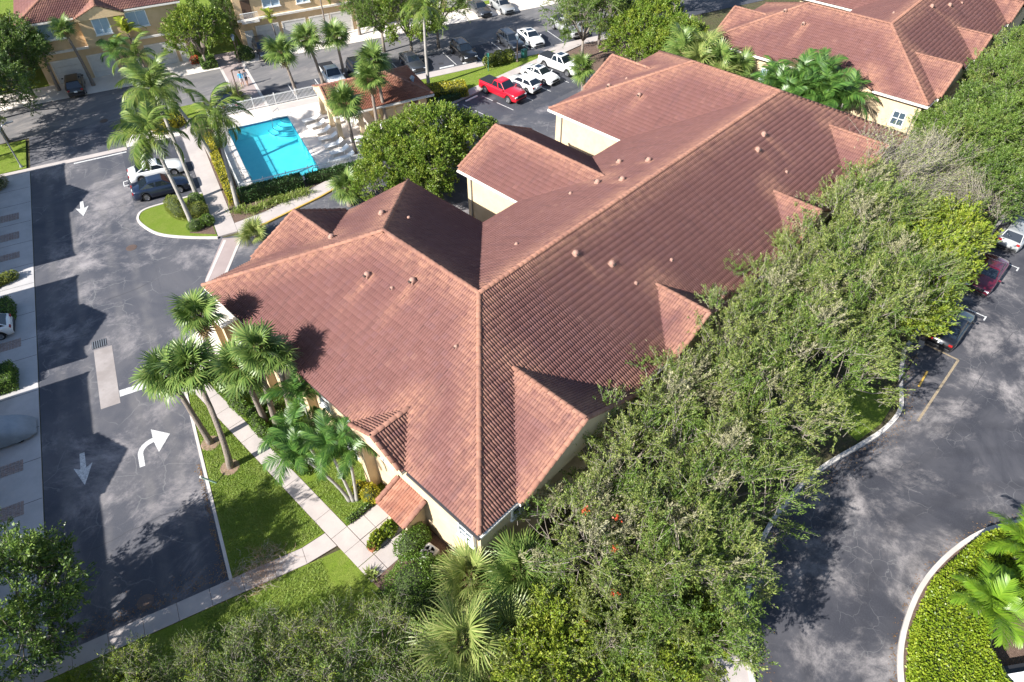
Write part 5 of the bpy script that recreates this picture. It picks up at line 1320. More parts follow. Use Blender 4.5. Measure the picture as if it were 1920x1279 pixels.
# ---------------------------------------------------------------- palms
def _seg(V, F, pts, w):
    """ribbon of quads through pts (k,3), widths w (k), lying flat around local up"""
    pts = np.array(pts, float); k = len(pts); b = len(V)
    for i in range(k):
        d = pts[min(i + 1, k - 1)] - pts[max(i - 1, 0)]; s = np.cross(d, (0, 0, 1)); L = np.linalg.norm(s); s = s / L if L > 1e-6 else np.array((0, 1, 0))
        V.append(pts[i] + s * w[i] / 2); V.append(pts[i] - s * w[i] / 2)
    for i in range(k - 1): F.append((b + 2 * i, b + 2 * i + 1, b + 2 * i + 3, b + 2 * i + 2))
def fan_leaf(seed, mat, lp=.75, lb=.85, n=24):
    r = random.Random(seed); V, F = [], []
    _seg(V, F, [(0, 0, 0), (lp * .5, 0, .05), (lp, 0, .03)], [.05, .035, .03])
    for i in range(n):
        a = R(-158 + 316 * i / (n - 1)) + r.uniform(-.04, .04); l = lb * (.62 + .38 * math.cos(a / 2)) * r.uniform(.85, 1.08)
        dr = r.uniform(.25, .6); fold = -.12 * abs(math.sin(a))
        P = []
        for t in (.06, .45, .8, 1.0):
            P.append((lp + math.cos(a) * l * t, math.sin(a) * l * t * .92, .03 + fold * t - dr * l * t ** 2.6 * .55 + .05 * math.sin(t * 3)))
        wf = 24 / n; _seg(V, F, P, [.03, .085 * wf, .055 * wf, .008])
    return np_mesh('frond', V, F, mat)
def feather_leaf(seed, mat, L=2.7, up=38, down=-55, pairs=30, ll=.62, lw=.05, droop=.35):
    r = random.Random(seed); V, F = [], []; pts = []; x = z = 0; n = 16
    for i in range(n + 1):
        pts.append((x, 0, z)); a = R(up + (down - up) * (i / n) ** 1.25); x += L / n * math.cos(a); z += L / n * math.sin(a)
    _seg(V, F, pts, [.06 * (1 - .8 * i / n) for i in range(n + 1)])
    for i in range(pairs):
        t = .14 + .86 * i / (pairs - 1); k = min(n - 1, int(t * n)); f = t * n - k
        p = np.array(pts[k]) * (1 - f) + np.array(pts[k + 1]) * f; d = np.array(pts[k + 1]) - np.array(pts[k]); d /= np.linalg.norm(d)
        l = ll * (math.sin(math.pi * min(1, .12 + .86 * t)) ** .6 + .12) * r.uniform(.85, 1.1)
        for s in (-1, 1):
            sw = .55 + .5 * t + r.uniform(-.1, .1); dv = d * math.sin(sw * .9) + np.array((0, s, 0)) * math.cos(sw * .9) + np.array((0, 0, .18)); dv /= np.linalg.norm(dv)
            dd = droop * r.uniform(.6, 1.4)
            _seg(V, F, [p, p + dv * l * .5 - np.array((0, 0, dd * l * .2)), p + dv * l * .95 - np.array((0, 0, dd * l * .85))], [lw * .6, lw, lw * .15])
    return np_mesh('frond', V, F, mat)
FAN = [fan_leaf(s, M['fan']) for s in range(4)]
BIGF = [fan_leaf(s + 50, M['fan_y'], 1.0, 1.05, 34) for s in range(4)]
BIGB = [fan_leaf(s + 60, M['fan'], 1.0, 1.05, 34) for s in range(3)]
FAND = [fan_leaf(s + 20, M['deadfrond'], .7, .7, 20) for s in range(2)]
FANY = [fan_leaf(s + 10, M['fan_y'], .8, 1.0, 26) for s in range(4)]
FEA = [feather_leaf(s, M['feather'], 2.1, 48, -58, 38, .62, .042, .6) for s in range(4)]
COC = [feather_leaf(s, M['coco'], 3.0, 30, -70, 38, .8, .065, .8) for s in range(4)]
LIM = [feather_leaf(s, M['feather_y'], 1.7, 60, -45, 22, .5, .06) for s in range(3)]
ISL = [feather_leaf(s + 30, leafmat('island_frond', [(.1, .2, .015), (.15, .27, .02), (.21, .32, .03)], .3, .35, .2), 1.9, 42, -42, 46, .62, .04, .4) for s in range(3)]
def trunk_mesh(path, r0, r1, n=9, rings=True):
    pts, rad = [], []; P = [Vector(p) for p in path]; k = 14
    for i in range(k + 1):
        t = i / k; a = P[0].lerp(P[1], t); b = P[1].lerp(P[2], t); pts.append(a.lerp(b, t)); rad.append(r0 + (r1 - r0) * t + (.012 if i % 2 else 0) + (.06 * (1 - t) ** 6))
    return MB().tube(pts, rad, n)
def palm(name, base, top, label, fronds, nf, size, seed, r0=.17, r1=.13, el=(78, -38), bark='palmbark', boots=True, mid=None, dead=0, cat='palm', group='palms', jit=15):
    r = random.Random(seed); base, top = Vector(base), Vector(top)
    t = thing(name, base, 0, label, cat, group)
    tp = top - base
    md = Vector(mid) - base if mid else Vector((tp.x * .25 + r.uniform(-.1, .1), tp.y * .25 + r.uniform(-.1, .1), tp.z * .5))
    tr = trunk_mesh([(0, 0, -.12), md, tp], r0, r1).build('trunk', M[bark], t, smooth=True)
    if boots:
        bt = MB(); d = (tp - md).normalized(); rr = r1
        for k in range(22):
            z = -.75 + .8 * k / 22; a = 2.4 * k; o = tp + d * z; rad = rr * 1.1
            c = o + Vector((math.cos(a) * rad, math.sin(a) * rad, 0)); bt.bar(c, c + Vector((math.cos(a) * .16, math.sin(a) * .16, .28)), .09, .04)
        bt.build('boots', M['boot'], tr)
    for i in range(nf):
        f = (i + .5) / nf; az = i * 2.39996 + r.uniform(-.2, .2); e = R(el[0] + (el[1] - el[0]) * f ** .9 + r.uniform(-jit, jit)); s = size * r.uniform(.74, 1.16)
        dry = boots and f > .9 and r.random() < .6
        if dry: e -= .5
        o = obj('dry_frond' if dry else 'frond', r.choice(FAND if dry else fronds), t)
        o.matrix_local = Matrix.Translation(tp + Vector((math.cos(az) * .07, math.sin(az) * .07, .08 * (1 - f)))) @ Matrix.Rotation(az, 4, 'Z') @ Matrix.Rotation(-e, 4, 'Y') @ Matrix.Rotation(r.uniform(-.5, .5), 4, 'X') @ Matrix.Diagonal((s, s, s, 1))
    return t
SAB = 'sabal palms with round fan crowns'
def sabal(base, top, lab, size=1.0, seed=0, nf=30, fr=None, **kw): return palm('fan_palm', base, top, lab, fr or FAN, nf, size, seed, group=SAB, **kw)
# along the facade
sabal((-4.95, 18.75, .1), (-5.1, 19.3, 6.3), 'fan palm in the lawn strip, straight trunk, farther from the diagonal walk', 1.12, 1, 32)
sabal((-5.05, 16.3, .1), (-4.1, 18.3, 6.6), 'fan palm in the lawn strip with bent trunk nearest the diagonal walk', 1.15, 2, 32, mid=(-4.5, 15.9, 4.0))
sabal((-1.9, 22.3, .1), (-1.9, 21.5, 7.0), 'fan palm at the building end beside the pale patio', 1.1, 3, 30)
sabal((-1.4, 17.0, .1), (-1.25, 15.6, 7.8), 'tallest fan palm against the facade with its crown over the eave', 1.1, 4, 30)
sabal((-1.7, 17.9, .1), (-2.2, 16.6, 6.5), 'fan palm with reddish brown boots behind the low hedge', 1.1, 5, 26)
sabal((-.9, 15.6, .1), (-.6, 14.9, 7.2), 'slim fan palm touching the facade, crown at the roof edge', .8, 6, 20)
for k, (b, tp, lab) in enumerate((((-1.5, 9.3, .1), (-2.6, 11.3, 3.7), 'feather palm leaning outward over the sidewalk from the triple clump'), ((-1.35, 9.15, .1), (-1.35, 10.2, 4.1), 'upright middle feather palm of the triple clump'), ((-1.2, 9.05, .1), (-.75, 9.3, 4.3), 'feather palm of the triple clump leaning to the wall'))):
    palm('feather_palm', b, tp, lab, FEA, 13, .98, 20 + k, .085, .07, (80, -12), 'palegrey', False, group='feather palms by the facade')
for k, (b, tp, lab) in enumerate((((-.6, 13.6, .1), (-.5, 13.9, 4.6), 'tall feather palm beside the facade between the fan palms and triple clump'), ((-1.2, 12.4, .1), (-1.7, 12.7, 3.1), 'short feather palm behind the low hedge by the facade'))):
    palm('feather_palm', b, tp, lab, FEA, 14, 1.05, 24 + k, .09, .07, (80, -15), 'palegrey', False, group='feather palms by the facade')
# bottom fan palms near the corner
for k, (b, z, lab, s) in enumerate((((-3.3, -2.1), 2.6, 'broad pale fan palm with spread crown above the shrubbery near the building corner', 1.2), ((1.2, -1.6), 2.1, 'blue-green fan palm close to the building corner under the oak', 1.15), ((-.5, .3), 1.5, 'fan palm beside the air conditioner hedge', 1.05), ((-1.2, -3.2), 1.7, 'low fan palm between the broad fan palm and the flowering bush', 1.1))):
    sabal((*b, .08), (b[0] + .1, b[1] + .1, z), lab, s, 40 + k, 30, BIGF if k != 1 else BIGB, r0=.2, r1=.17, el=(80, -18), jit=14)
# pool coconut palms
CG = 'coconut palms beside the pool'
def coco(base, top, lab, seed, nf=21, size=1.0, mid=None): return palm('coconut_palm', base, top, lab, COC, nf, size, seed, .17, .12, (72, -35), 'palegrey', False, mid=mid, group=CG)
coco(PQ(-7.8, 40.2, .1), PQ(-8.3, 42.0, 7.6), 'coconut palm with trunk rising from the clipped balls of the island', 50)
coco(PQ(-6.7, 44.1, .1), PQ(-6.9, 46.6, 9.0), 'tallest coconut palm beside the blue crossover', 51)
coco(PQ(-3.85, 41.2, .1), PQ(-3.3, 43.2, 7.2), 'coconut palm with long bare trunk at the yellow hedge end', 52)
coco(PQ(-4.2, 50.5, .1), PQ(-6.4, 52.0, 7.2), 'coconut palm behind the pool lot leaning to the road', 53, 16, .95)
coco(PQ(-7.2, 60.6, .1), PQ(-7.5, 60.8, 6.6), 'coconut palm in the shrub bed near the far road', 54, 14, .85)
palm('coconut_palm', PQ(20.2, 55.3, .1), PQ(20.6, 55.7, 8.4), 'lone tall coconut palm with slender trunk by the yellow hedge', COC, 15, 1.0, 55, .17, .12, (75, -40), 'palegrey', False, group=CG)
# pool & lots fan palms
sabal(PQ(8.2, 44.9, .1), PQ(7.9, 44.6, 5.5), 'fan palm standing at the lower end of the lounger row', 1.35, 60)
sabal(PQ(11.5, 47.6, .1), PQ(11.5, 47.7, 5.8), 'fan palm in front of the pavilion doors, left of a pair', 1.25, 61)
sabal(PQ(12.6, 48.2, .1), PQ(12.4, 48.6, 7.0), 'taller fan palm in front of the pavilion roof', 1.3, 62)
sabal(PQ(6.6, 60.7, .02), PQ(5.9, 60.3, 4.9), 'fan palm in the empty bay nearest the crossing', 1.25, 63)
sabal(PQ(10.0, 62.0, .02), PQ(9.2, 62.2, 5.1), 'fan palm with curved trunk beside the white pickup', 1.28, 64)
sabal(PQ(12.5, 61.7, .02), PQ(12.2, 61.4, 5.0), 'fan palm between the white pickup and the navy crossover', 1.25, 65)
sabal((48.3, 32.9, .1), (48.1, 33.1, 2.5), 'short stout fan palm beside the rear parking lot and roof edge', 1.2, 66, 28, r0=.26, r1=.22)
sabal((16.6, 33.5, .1), (16.5, 33.3, 1.9), 'squat fan palm by the yellow kerb below the pool tree', 1.05, 67, 28, r0=.28, r1=.26)
palm('young_fan_palm', (8.2, 35.2, .0), (8.2, 35.2, .35), 'trunkless spiky fan palm beside the crosswalk band', FANY, 20, .95, 68, .12, .12, (82, 5), boots=False, group=SAB)
palm('young_fan_palm', PQ(.0, 61.2, .05), PQ(.0, 61.2, .5), 'spiky yellow-green bush beside the navy sedan at the crossing', FANY, 20, 1.1, 69, .12, .12, (82, 5), boots=False, group=SAB)
# far palms
sabal(PQ(-13.2, 73.6), PQ(-13.7, 73.9, 6.1), 'fan palm with thin leaning trunk beside the black crossover', .95, 70, 24)
sabal(PQ(-16.7, 74.0), PQ(-16.4, 73.7, 5.4), 'fan palm at the townhouse corner beside the dark tree', .9, 71, 22)
palm('feather_palm', PQ(-7.4, 74.6), PQ(-7.8, 74.0, 4.6), 'lime green feather palm before the townhouse garage', LIM, 14, 1.15, 72, .1, .08, (80, -25), 'palmbark', False, group='feather palms by the townhouses')
palm('feather_palm', PQ(-9.2, 73.2), PQ(-9.6, 72.6, 3.0), 'dark green feather palm on the townhouse verge', FEA, 15, 1.15, 73, .1, .08, (80, -25), 'palmbark', False, group='feather palms by the townhouses')
palm('feather_palm', PQ(8.0, 73.8), PQ(7.7, 73.4, 3.6), 'thin lime feather palm before the balcony townhouse', LIM, 9, .9, 74, .08, .06, (70, -30), 'palmbark', False, group='feather palms by the townhouses')
palm('feather_palm', PQ(14.3, 74.4), PQ(14.2, 74.0, 5.0), 'lime feather palm above the beige garage doors', LIM, 12, 1.2, 75, .1, .08, (75, -30), 'palmbark', False, group='feather palms by the townhouses')
sabal(PQ(18.3, 73.6), PQ(18.2, 73.3, 4.8), 'fan palm at the right end of the balcony townhouse', .9, 76, 20)
# between the two condo buildings
for k, (x, y, z, s) in enumerate(((53.6, 24.6, 5.0, 1.4), (53.0, 22.4, 4.6, 1.35), (54.2, 20.6, 5.0, 1.4), (54.9, 22.8, 5.6, 1.35), (54.9, 18.6, 4.6, 1.25), (53.0, 19.4, 4.0, 1.25), (55.2, 25.6, 5.4, 1.35))):
    sabal((x, y, .05), (x + .1, y - .1, z), 'fan palm in the clump between the two condominium blocks', s, 80 + k, 24, FANY if k % 2 else FAN)
for k, (x, y, z) in enumerate(((53.4, 13.4, 4.4), (54.4, 11.8, 5.4), (53.2, 10.6, 4.6), (54.6, 9.4, 5.4), (53.4, 8.6, 4.6), (54.9, 7.4, 4.6), (52.6, 12.2, 3.8), (55.2, 10.6, 5.8), (54.0, 14.6, 4.0))):
    palm('feather_palm', (x, y, .05), (x + .2, y + .1, z), 'feather palm in the clump between the two condominium blocks', FEA, 16, 1.4, 90 + k, .09, .07, (80, -20), 'palegrey', False, group='feather palms between the blocks')
# hedge island palms
for k, (x, y, z, lab) in enumerate(((15.7, -18.6, 1.7, 'bright green feather palm above the lime hedge'), (19.9, -19.0, 2.0, 'feather palm farther along the lime hedge'), (18.4, -20.8, 1.6, 'feather palm behind the tan beam'))):
    palm('feather_palm', (x, y, .09), (x, y, z), lab, ISL, 15, 1.2, 100 + k, .11, .09, (72, -5), 'palmbark', False, group='feather palms in the hedge island')

# ---------------------------------------------------------------- broadleaf trees
def leaf_quads(P, D, L, W, r):
    """rhombus leaves: base P, direction D (unit), length L, width W"""
    n = len(P); rnd = r.normal(size=(n, 3)); S = np.cross(D, rnd); S /= np.linalg.norm(S, axis=1)[:, None] + 1e-9
    m = P + D * (L * .5)[:, None]
    V = np.stack([P, m + S * (W / 2)[:, None], P + D * L[:, None], m - S * (W / 2)[:, None]], 1).reshape(-1, 3)
    return V, np.arange(4 * n).reshape(-1, 4)
def unit(v): return v / (np.linalg.norm(v, axis=-1, keepdims=True) + 1e-9)
def tree_meshes(seed, mats, rad, rz, zc, h0, tips=90, twigs=14, leaves=18, ll=(.12, .22), lw=(.045, .075), tl=(.45, .9), spread=.8, twig_show=1.0, wind=(.0, .0, .0), shell=.45, frac=(1.0,), lean=(0, 0), jit=.42):
    r = np.random.default_rng(seed); rr = random.Random(seed)
    wood = MB(); zb = zc - rz
    prim = []
    np_ = 7
    top = Vector((lean[0], lean[1], h0))
    wood.tube([(0, 0, -.15), (lean[0] * .4, lean[1] * .4, h0 * .5), tuple(top)], [.2, .15, .13], 8)
    for i in range(np_):
        a = 2 * math.pi * i / np_ + rr.uniform(-.3, .3); e = rr.uniform(.25, .9); fr = rr.uniform(.6, .8)
        end = Vector((math.cos(a) * rad * fr * math.cos(e * .6) + lean[0], math.sin(a) * rad * fr * math.cos(e * .6) + lean[1], zc + rz * (e - .35)))
        m1 = top.lerp(end, .5) + Vector((rr.uniform(-.3, .3), rr.uniform(-.3, .3), rr.uniform(.1, .5)))
        pts = [top, top.lerp(m1, .6), m1, m1.lerp(end, .6), end]; wood.tube(pts, [.1, .085, .065, .045, .02], 6); prim += pts[1:]
    PR = np.array([tuple(p) for p in prim])
    d = unit(r.normal(size=(tips, 3))); d[:, 2] = np.where(d[:, 2] < -.45, -d[:, 2], d[:, 2])
    f = shell + (1 - shell) * r.random(tips) ** .5
    lump = 1 + .16 * np.sin(d[:, 0] * 5 + seed) * np.cos(d[:, 1] * 4 + 2 * seed)
    T = d * np.c_[np.full(tips, rad), np.full(tips, rad), np.full(tips, rz)] * (f * lump)[:, None] + np.array((lean[0], lean[1], zc))
    for k in range(tips):
        q = PR[np.argmin(np.linalg.norm(PR - T[k] * .75 - np.array((lean[0], lean[1], zc)) * .25, axis=1))]
        mid = (q + T[k]) / 2 + r.normal(0, .15, 3); wood.tube([tuple(q), tuple(mid), tuple(T[k])], [.035, .025, .012], 3, cap=False)
    out = unit((T - np.array((lean[0], lean[1], zc - rz * .5))))
    n = tips * twigs; ti = np.repeat(np.arange(tips), twigs)
    D = unit(out[ti] * spread + r.normal(size=(n, 3)) * .62 + np.array((0, 0, .12)) + np.array(wind)); S = T[ti] + r.normal(0, .22, (n, 3)); Lt = r.uniform(*tl, n)
    show = r.random(n) < twig_show
    # visible twigs: thin 3-sided tubes
    A, B, Dd = S[show], (S + D * Lt[:, None])[show], D[show]; k_ = len(A)
    if k_:
        s1 = unit(np.cross(Dd, r.normal(size=(k_, 3)))); s2 = np.cross(Dd, s1)
        ring = lambda P, w: np.stack([P + s1 * w, P - s1 * w * .5 + s2 * w * .87, P - s1 * w * .5 - s2 * w * .87], 1)
        V = np.concatenate([ring(A - Dd * .2, .012), ring(B, .006)], 1).reshape(-1, 3); b = (np.arange(k_) * 6)[:, None]
        F = np.concatenate([b + np.array((0, 1, 4, 3)), b + np.array((1, 2, 5, 4)), b + np.array((2, 0, 3, 5))], 0)
        tw = (V, F)
    else: tw = None
    m = n * leaves; wi = np.repeat(np.arange(n), leaves); t = r.random(m) ** .8
    P = S[wi] + D[wi] * (Lt[wi] * t)[:, None] + r.normal(0, .045, (m, 3))
    LD = unit(D[wi] * .95 + r.normal(size=(m, 3)) * jit)
    V, F = leaf_quads(P, LD, r.uniform(*ll, m), r.uniform(*lw, m), r)
    ms = mats if isinstance(mats, list) else [mats]
    fm = None
    if len(ms) > 1:
        fm = np.zeros(n, int); c = np.cumsum(frac); u = r.random(tips)
        fm = np.searchsorted(c, u)[ti][wi].clip(0, len(ms) - 1)
    crown = np_mesh('crown', V, F, ms, False, fm)
    wm = wood.mesh('trunk', M['bark'], True)
    tm = np_mesh('twigs', tw[0], tw[1], M['twig']) if tw else None
    return wm, crown, tm
def tree(name, loc, var, scale, rz, label, group, cat='tree'):
    t = thing(name, loc, rz, label, cat, group); wm, cm, tm = var
    t.scale = (scale,) * 3 if isinstance(scale, (int, float)) else scale
    tr = obj('trunk', wm, t); cr = obj('crown', cm, t)
    if tm: obj('twigs', tm, cr)['kind'] = 'stuff'
    return t
OAK = [tree_meshes(s, [M['oak'], M['oak_grey'], M['oak_green']], 3.6, 2.7, 4.6, 2.0, 70, 13, 38, ll=(.10, .19), lw=(.032, .052), tl=(.55, 1.3), twig_show=.6, wind=(.3, -.2, 0), shell=.35, frac=(.55, .13, .32)) for s in (1, 2, 3, 4)]
OAKG = [tree_meshes(s, [M['oak_green'], M['oak']], 3.6, 2.7, 4.6, 2.0, 84, 13, 32, ll=(.11, .2), lw=(.04, .065), tl=(.5, 1.1), twig_show=.3, frac=(.75, .25)) for s in (5, 6)]
WISP = [tree_meshes(s, [M['oak_green'], M['oak'], M['lime']], 3.3, 2.2, 3.6, 1.4, 62, 14, 14, ll=(.11, .2), lw=(.04, .062), tl=(.6, 1.3), twig_show=.6, spread=.5, shell=.3, frac=(.5, .3, .2)) for s in (15, 16)]
GREY = [tree_meshes(s, [M['oak_grey'], M['oak']], 3.2, 2.6, 4.6, 2.0, 66, 15, 9, ll=(.1, .18), lw=(.03, .05), tl=(.9, 2.0), twig_show=.75, wind=(.8, -.45, .25), shell=.3, frac=(.45, .55)) for s in (7, 8)]
LIME = [tree_meshes(s, [M['lime'], M['oak']], 2.6, 2.0, 3.6, 1.6, 70, 14, 16, ll=(.14, .24), lw=(.06, .1), twig_show=.3, wind=(.2, -.1, 0), frac=(.85, .15)) for s in (9,)]
FIC = [tree_meshes(s, [M['ficus'], M['lime']], 3.0, 2.6, 3.4, 1.4, 105, 14, 17, ll=(.13, .22), lw=(.07, .11), tl=(.35, .6), twig_show=.08, shell=.7, frac=(.85, .15)) for s in (11, 12)]
DRK = [tree_meshes(s, [M['dark'], M['oak_green']], 3.2, 2.8, 4.2, 1.8, 110, 14, 20, ll=(.12, .21), lw=(.05, .085), twig_show=.25, shell=.45, frac=(.68, .32)) for s in (13, 14)]
# roadside row between the main building and the side road
og = 'wispy roadside trees between the main building and side road'
row = [(4.6, -3.4, .95, 0, 'at the building corner beside the blue-green fan palm'), (6.9, -6.6, 1.0, 1, 'leaning over the pale apron at the road bend'), (9.2, -2.0, 1.02, 2, 'over the first and largest roof gable'),
       (11.6, -6.2, 1.0, 3, 'over the road bend where the kerb turns inward'), (13.9, -2.1, 1.02, 0, 'against the eave between the first and second roof gables'), (16.6, -5.6, 1.0, 1, 'beside the innermost curve of the kerb'),
       (19.4, -1.9, 1.0, 2, 'over the second roof gable'), (21.6, -5.8, 1.02, 3, 'on the building side of the grass patch'), (24.6, -1.9, 1.04, 0, 'against the eave midway along the long roof'), (27.2, -5.4, 1.05, 1, 'above the tan outlined bay and black lamp post'),
       (29.8, -2.2, 1.04, 2, 'against the eave before the third roof gable'), (32.0, -6.2, 1.02, 3, 'above the tail of the black sedan'), (34.6, -1.7, 1.1, 0, 'beside the third roof gable'), (38.4, -1.6, 1.08, 3, 'against the eave between the third and last roof gables'), (2.6, -6.6, .72, 2, 'beside the bushy shrub trees at the corner')]
for k, (x, y, s, v, lb) in enumerate(row):
    tree('roadside_tree', (x, y, .05), OAK[v], (s, s, s * random.uniform(.95, 1.1)), random.uniform(0, .9), 'wispy grey-green tree ' + lb, og)
tree('roadside_tree', (5.3, -8.4, .05), OAKG[0], .85, .4, 'green wispy tree with drooping sprays over the light apron', og)
for k, (x, y, s, lb) in enumerate(((36.4, -6.9, 1.0, 'over the roof of the black sedan'), (31.0, -7.4, .85, 'behind the orange painted wheel stop'), (41.2, -6.9, .95, 'between the maroon and black sedans'), (38.6, -4.4, .9, 'standing back toward the last roof gables'), (34.0, -8.2, .72, 'smallest, at the corner of the tan outlined bay'))):
    tree('lime_tree', (x, y, .05), LIME[0], s * 1.12, k * 1.3, 'lime green roadside tree ' + lb, 'lime trees by the side road')
for k, (x, y, s, lb) in enumerate(((44.2, -.9, 1.15, 'over the last roof gable'), (47.6, -2.6, 1.0, 'beside the far corner of the main roof'), (41.0, -2.4, .95, 'smallest, between the roof and lime trees'), (46.4, -6.2, .85, 'above the maroon sedan'), (50.6, -1.2, .8, 'before the second block\'s window'))):
    tree('bare_tree', (x, y, .05), GREY[k % 2], s, k * .5, 'sparse grey twiggy tree ' + lb, 'bare grey trees')
dg = 'dark green trees beyond the second building\'s corner'
for k, (x, y, s) in enumerate(((49.6, -6.6, 1.0), (52.6, -3.0, 1.05), (56.2, -5.8, 1.1), (59.8, -2.8, 1.05), (63.6, -5.6, 1.1), (67.4, -2.8, 1.1), (71.5, -5.6, 1.1), (75.5, -2.9, 1.1), (80, -5.2, 1.15), (85, -2.8, 1.2), (91, -5, 1.2), (54.5, -7.6, .8), (61, -8, .8), (69, -8, .85))):
    tree('evergreen_tree', (x, y, .05), OAKG[k % 2] if k % 3 else DRK[k % 2], s, k * .8, 'dense dark green tree in the belt beside the far condominium block', dg)
# bottom shrubs and small trees near the camera
bg_ = 'wispy small trees below the diagonal walk'
low = [(-5.6, .9, .62, 0, 'beside the dark spiky plants and rounded hedge'), (-7.3, 2.9, .6, 1, 'closest to the junction of the two walks'), (-9.6, 4.5, .58, 0, 'just below the heap of dry fronds'), (-8.3, .4, .72, 1, 'in the middle of the lower lawn'),
       (-11.3, 3.2, .66, 0, 'between the manhole side of the walk and the lower lawn'), (-6.2, -2.0, .7, 1, 'beside the broad pale fan palm'), (-13.0, 5.6, .56, 1, 'reaching over the diagonal walk toward the road'), (-10.6, .8, .7, 0, 'behind the trees along the diagonal walk'), (-14.3, 7.4, .58, 1, 'at the left end of the lower lawn by the walk'), (-12.3, 6.3, .5, 0, 'between the dry frond heap and the yellow-green trees'), (-13.4, 3.2, .72, 1, 'in the lower left of the lawn behind the walk-side trees'), (-15.8, 5.0, .72, 0, 'below the yellow-green trees')]
for k, (x, y, s, v, lb) in enumerate(low):
    tree('small_tree', (x, y, .05), WISP[v], s, k * .7, 'low wispy olive tree ' + lb, bg_)
for k, (x, y, s, lb) in enumerate(((-14.7, 7.4, .5, 'at the road\'s bottom edge beside the walk'), (-16.4, 8.7, .5, 'nearest the dark corner tree'))):
    tree('small_tree', (x, y, .05), LIME[0], s, k * .7, 'low yellow-green tree ' + lb, bg_)
for k, (x, y, s) in enumerate(((.4, -5.0, .72), (2.6, -6.4, .75), (2.8, -8.8, .7), (4.8, -9.2, .62), (-1.6, -5.4, .72), (.6, -7.6, .7), (4.6, -7.0, .6), (-3.4, -5.2, .6))):
    tree('flowering_shrub', (x, y, .05), LIME[0] if k in (0, 2, 3, 4) else FIC[1], s * (1.05 if k in (0, 2, 3, 4) else .8), k * 1.1, 'yellow-green bushy shrub tree beside the broad fan palm and apron', 'bushy shrub trees near the corner')
for k, (x, y, z, s) in enumerate(((3.6, -4.9, 6.3, .14), (4.6, -4.2, 6.7, .12), (1.0, -5.6, 4.0, .2), (-1.2, -6.4, 3.3, .3), (2.5, -5.9, 4.9, .14), (3.9, -2.9, 6.8, .12))):
    n_ = 34; P = rng.normal(0, s * .5, (n_, 3)) + (0, 0, 0); D = unit(rng.normal(size=(n_, 3))); V, F = leaf_quads(P, D, np.full(n_, .11), np.full(n_, .08), rng)
    o = obj('flower_cluster', np_mesh('flower_cluster', V, F, M['red']), None, (x, y, z)); tag(o, 'cluster of small orange-red blossoms in the trees near the building corner', 'flowers', 'red blossom clusters')
tree('corner_tree', PQ(-19.8, 7.4, .0), DRK[0], 1.08, .3, 'dark dense tree over the driveway edge at the bottom of the left road', 'dense trees by the left road')
tree('corner_tree', PQ(-23.0, 1.5, .0), DRK[1], .9, 1.3, 'dark dense tree below the covered car driveway', 'dense trees by the left road')
tree('corner_tree', PQ(-25.0, 6.2, .0), DRK[1], 1.15, 2.3, 'tall dark tree whose shade crosses the left road and lawn', 'dense trees by the left road').scale = (.9, .9, 1.25)
# pool tree cluster
for k, (x, y, s) in enumerate(((18.6, 30.6, .82), (21.4, 32.6, .95), (22.6, 29.4, .95), (25.6, 32.0, 1.0), (27.6, 30.0, .88), (25.0, 35.0, .75), (20.2, 28.6, .7))):
    tree('round_tree', (x, y, .0), FIC[k % 2], s, k * 1.7, 'bright green round-leaved tree in the clump between the pool and roof', 'bright round trees behind the roof')
# street trees
tree('street_tree', PQ(-.9, 72.6), FIC[0], (1.05, 1.05, 1.1), .5, 'dense round tree in front of the tan townhouse with the brick walk', 'street trees')
for k, (p, q, s, v) in enumerate(((-19.2, 73.2, 1.15, DRK[0]), (-22.5, 69.5, 1.1, DRK[1]), (-21.8, 63.8, 1.2, DRK[0]), (-24.5, 60.5, 1.1, OAKG[0]), (-21.0, 78.0, 1.2, FIC[1]), (-26, 73, 1.2, DRK[1]))):
    tree('street_tree', PQ(p, q), v, s, k * 1.1, 'dark leafy tree in the group at the far left street corner', 'trees at the far left corner')
tree('street_tree', PQ(22.0, 64.9), FIC[1], (1.2, 1.2, 1.3), .2, 'spreading light green tree over the grey sedan by the tall palm', 'street trees')
tree('street_tree', PQ(25.6, 65.0), OAKG[1], 1.15, 1.2, 'spreading green tree over the black crossover', 'street trees')
tree('street_tree', PQ(19.2, 67.0), OAKG[0], 1.15, 2.2, 'dark green tree beside the far road and balcony townhouse', 'street trees')
tree('street_tree', (54.5, 38.3, .0), OAKG[1], 1.15, .4, 'green tree at the end bay beside the large white pickup', 'street trees')
tree('street_tree', (58.6, 39.0, .0), DRK[1], 1.2, 1.4, 'dark green tree behind the tree beside the white pickup', 'street trees')
for k, (x, y, s) in enumerate(((56.2, 32.4, 1.05), (60.0, 32.0, 1.15), (55.2, 28.6, .9), (58.8, 28.0, 1.0))):
    tree('round_tree', (x, y, .0), FIC[k % 2], s, k * 1.3, 'yellow-green bushy tree behind the rear lot and roof gables', 'bushy trees behind the rear lot')
for k, (p, q, s) in enumerate(((50, 66, 1.1), (58, 60, 1.1), (54, 74, 1.2), (62, 70, 1.2), (23, 82, 1.2), (3.2, 84, 1.1))):
    tree('street_tree', PQ(p, q), DRK[k % 2], s, k, 'dark green tree behind the far houses and road', 'trees behind the far road')
tree('small_tree', PQ(3.6, 77.2), DRK[0], (.55, .55, .9), 0, 'slim dark tree at the townhouse corner beside the brick walk', 'street trees')

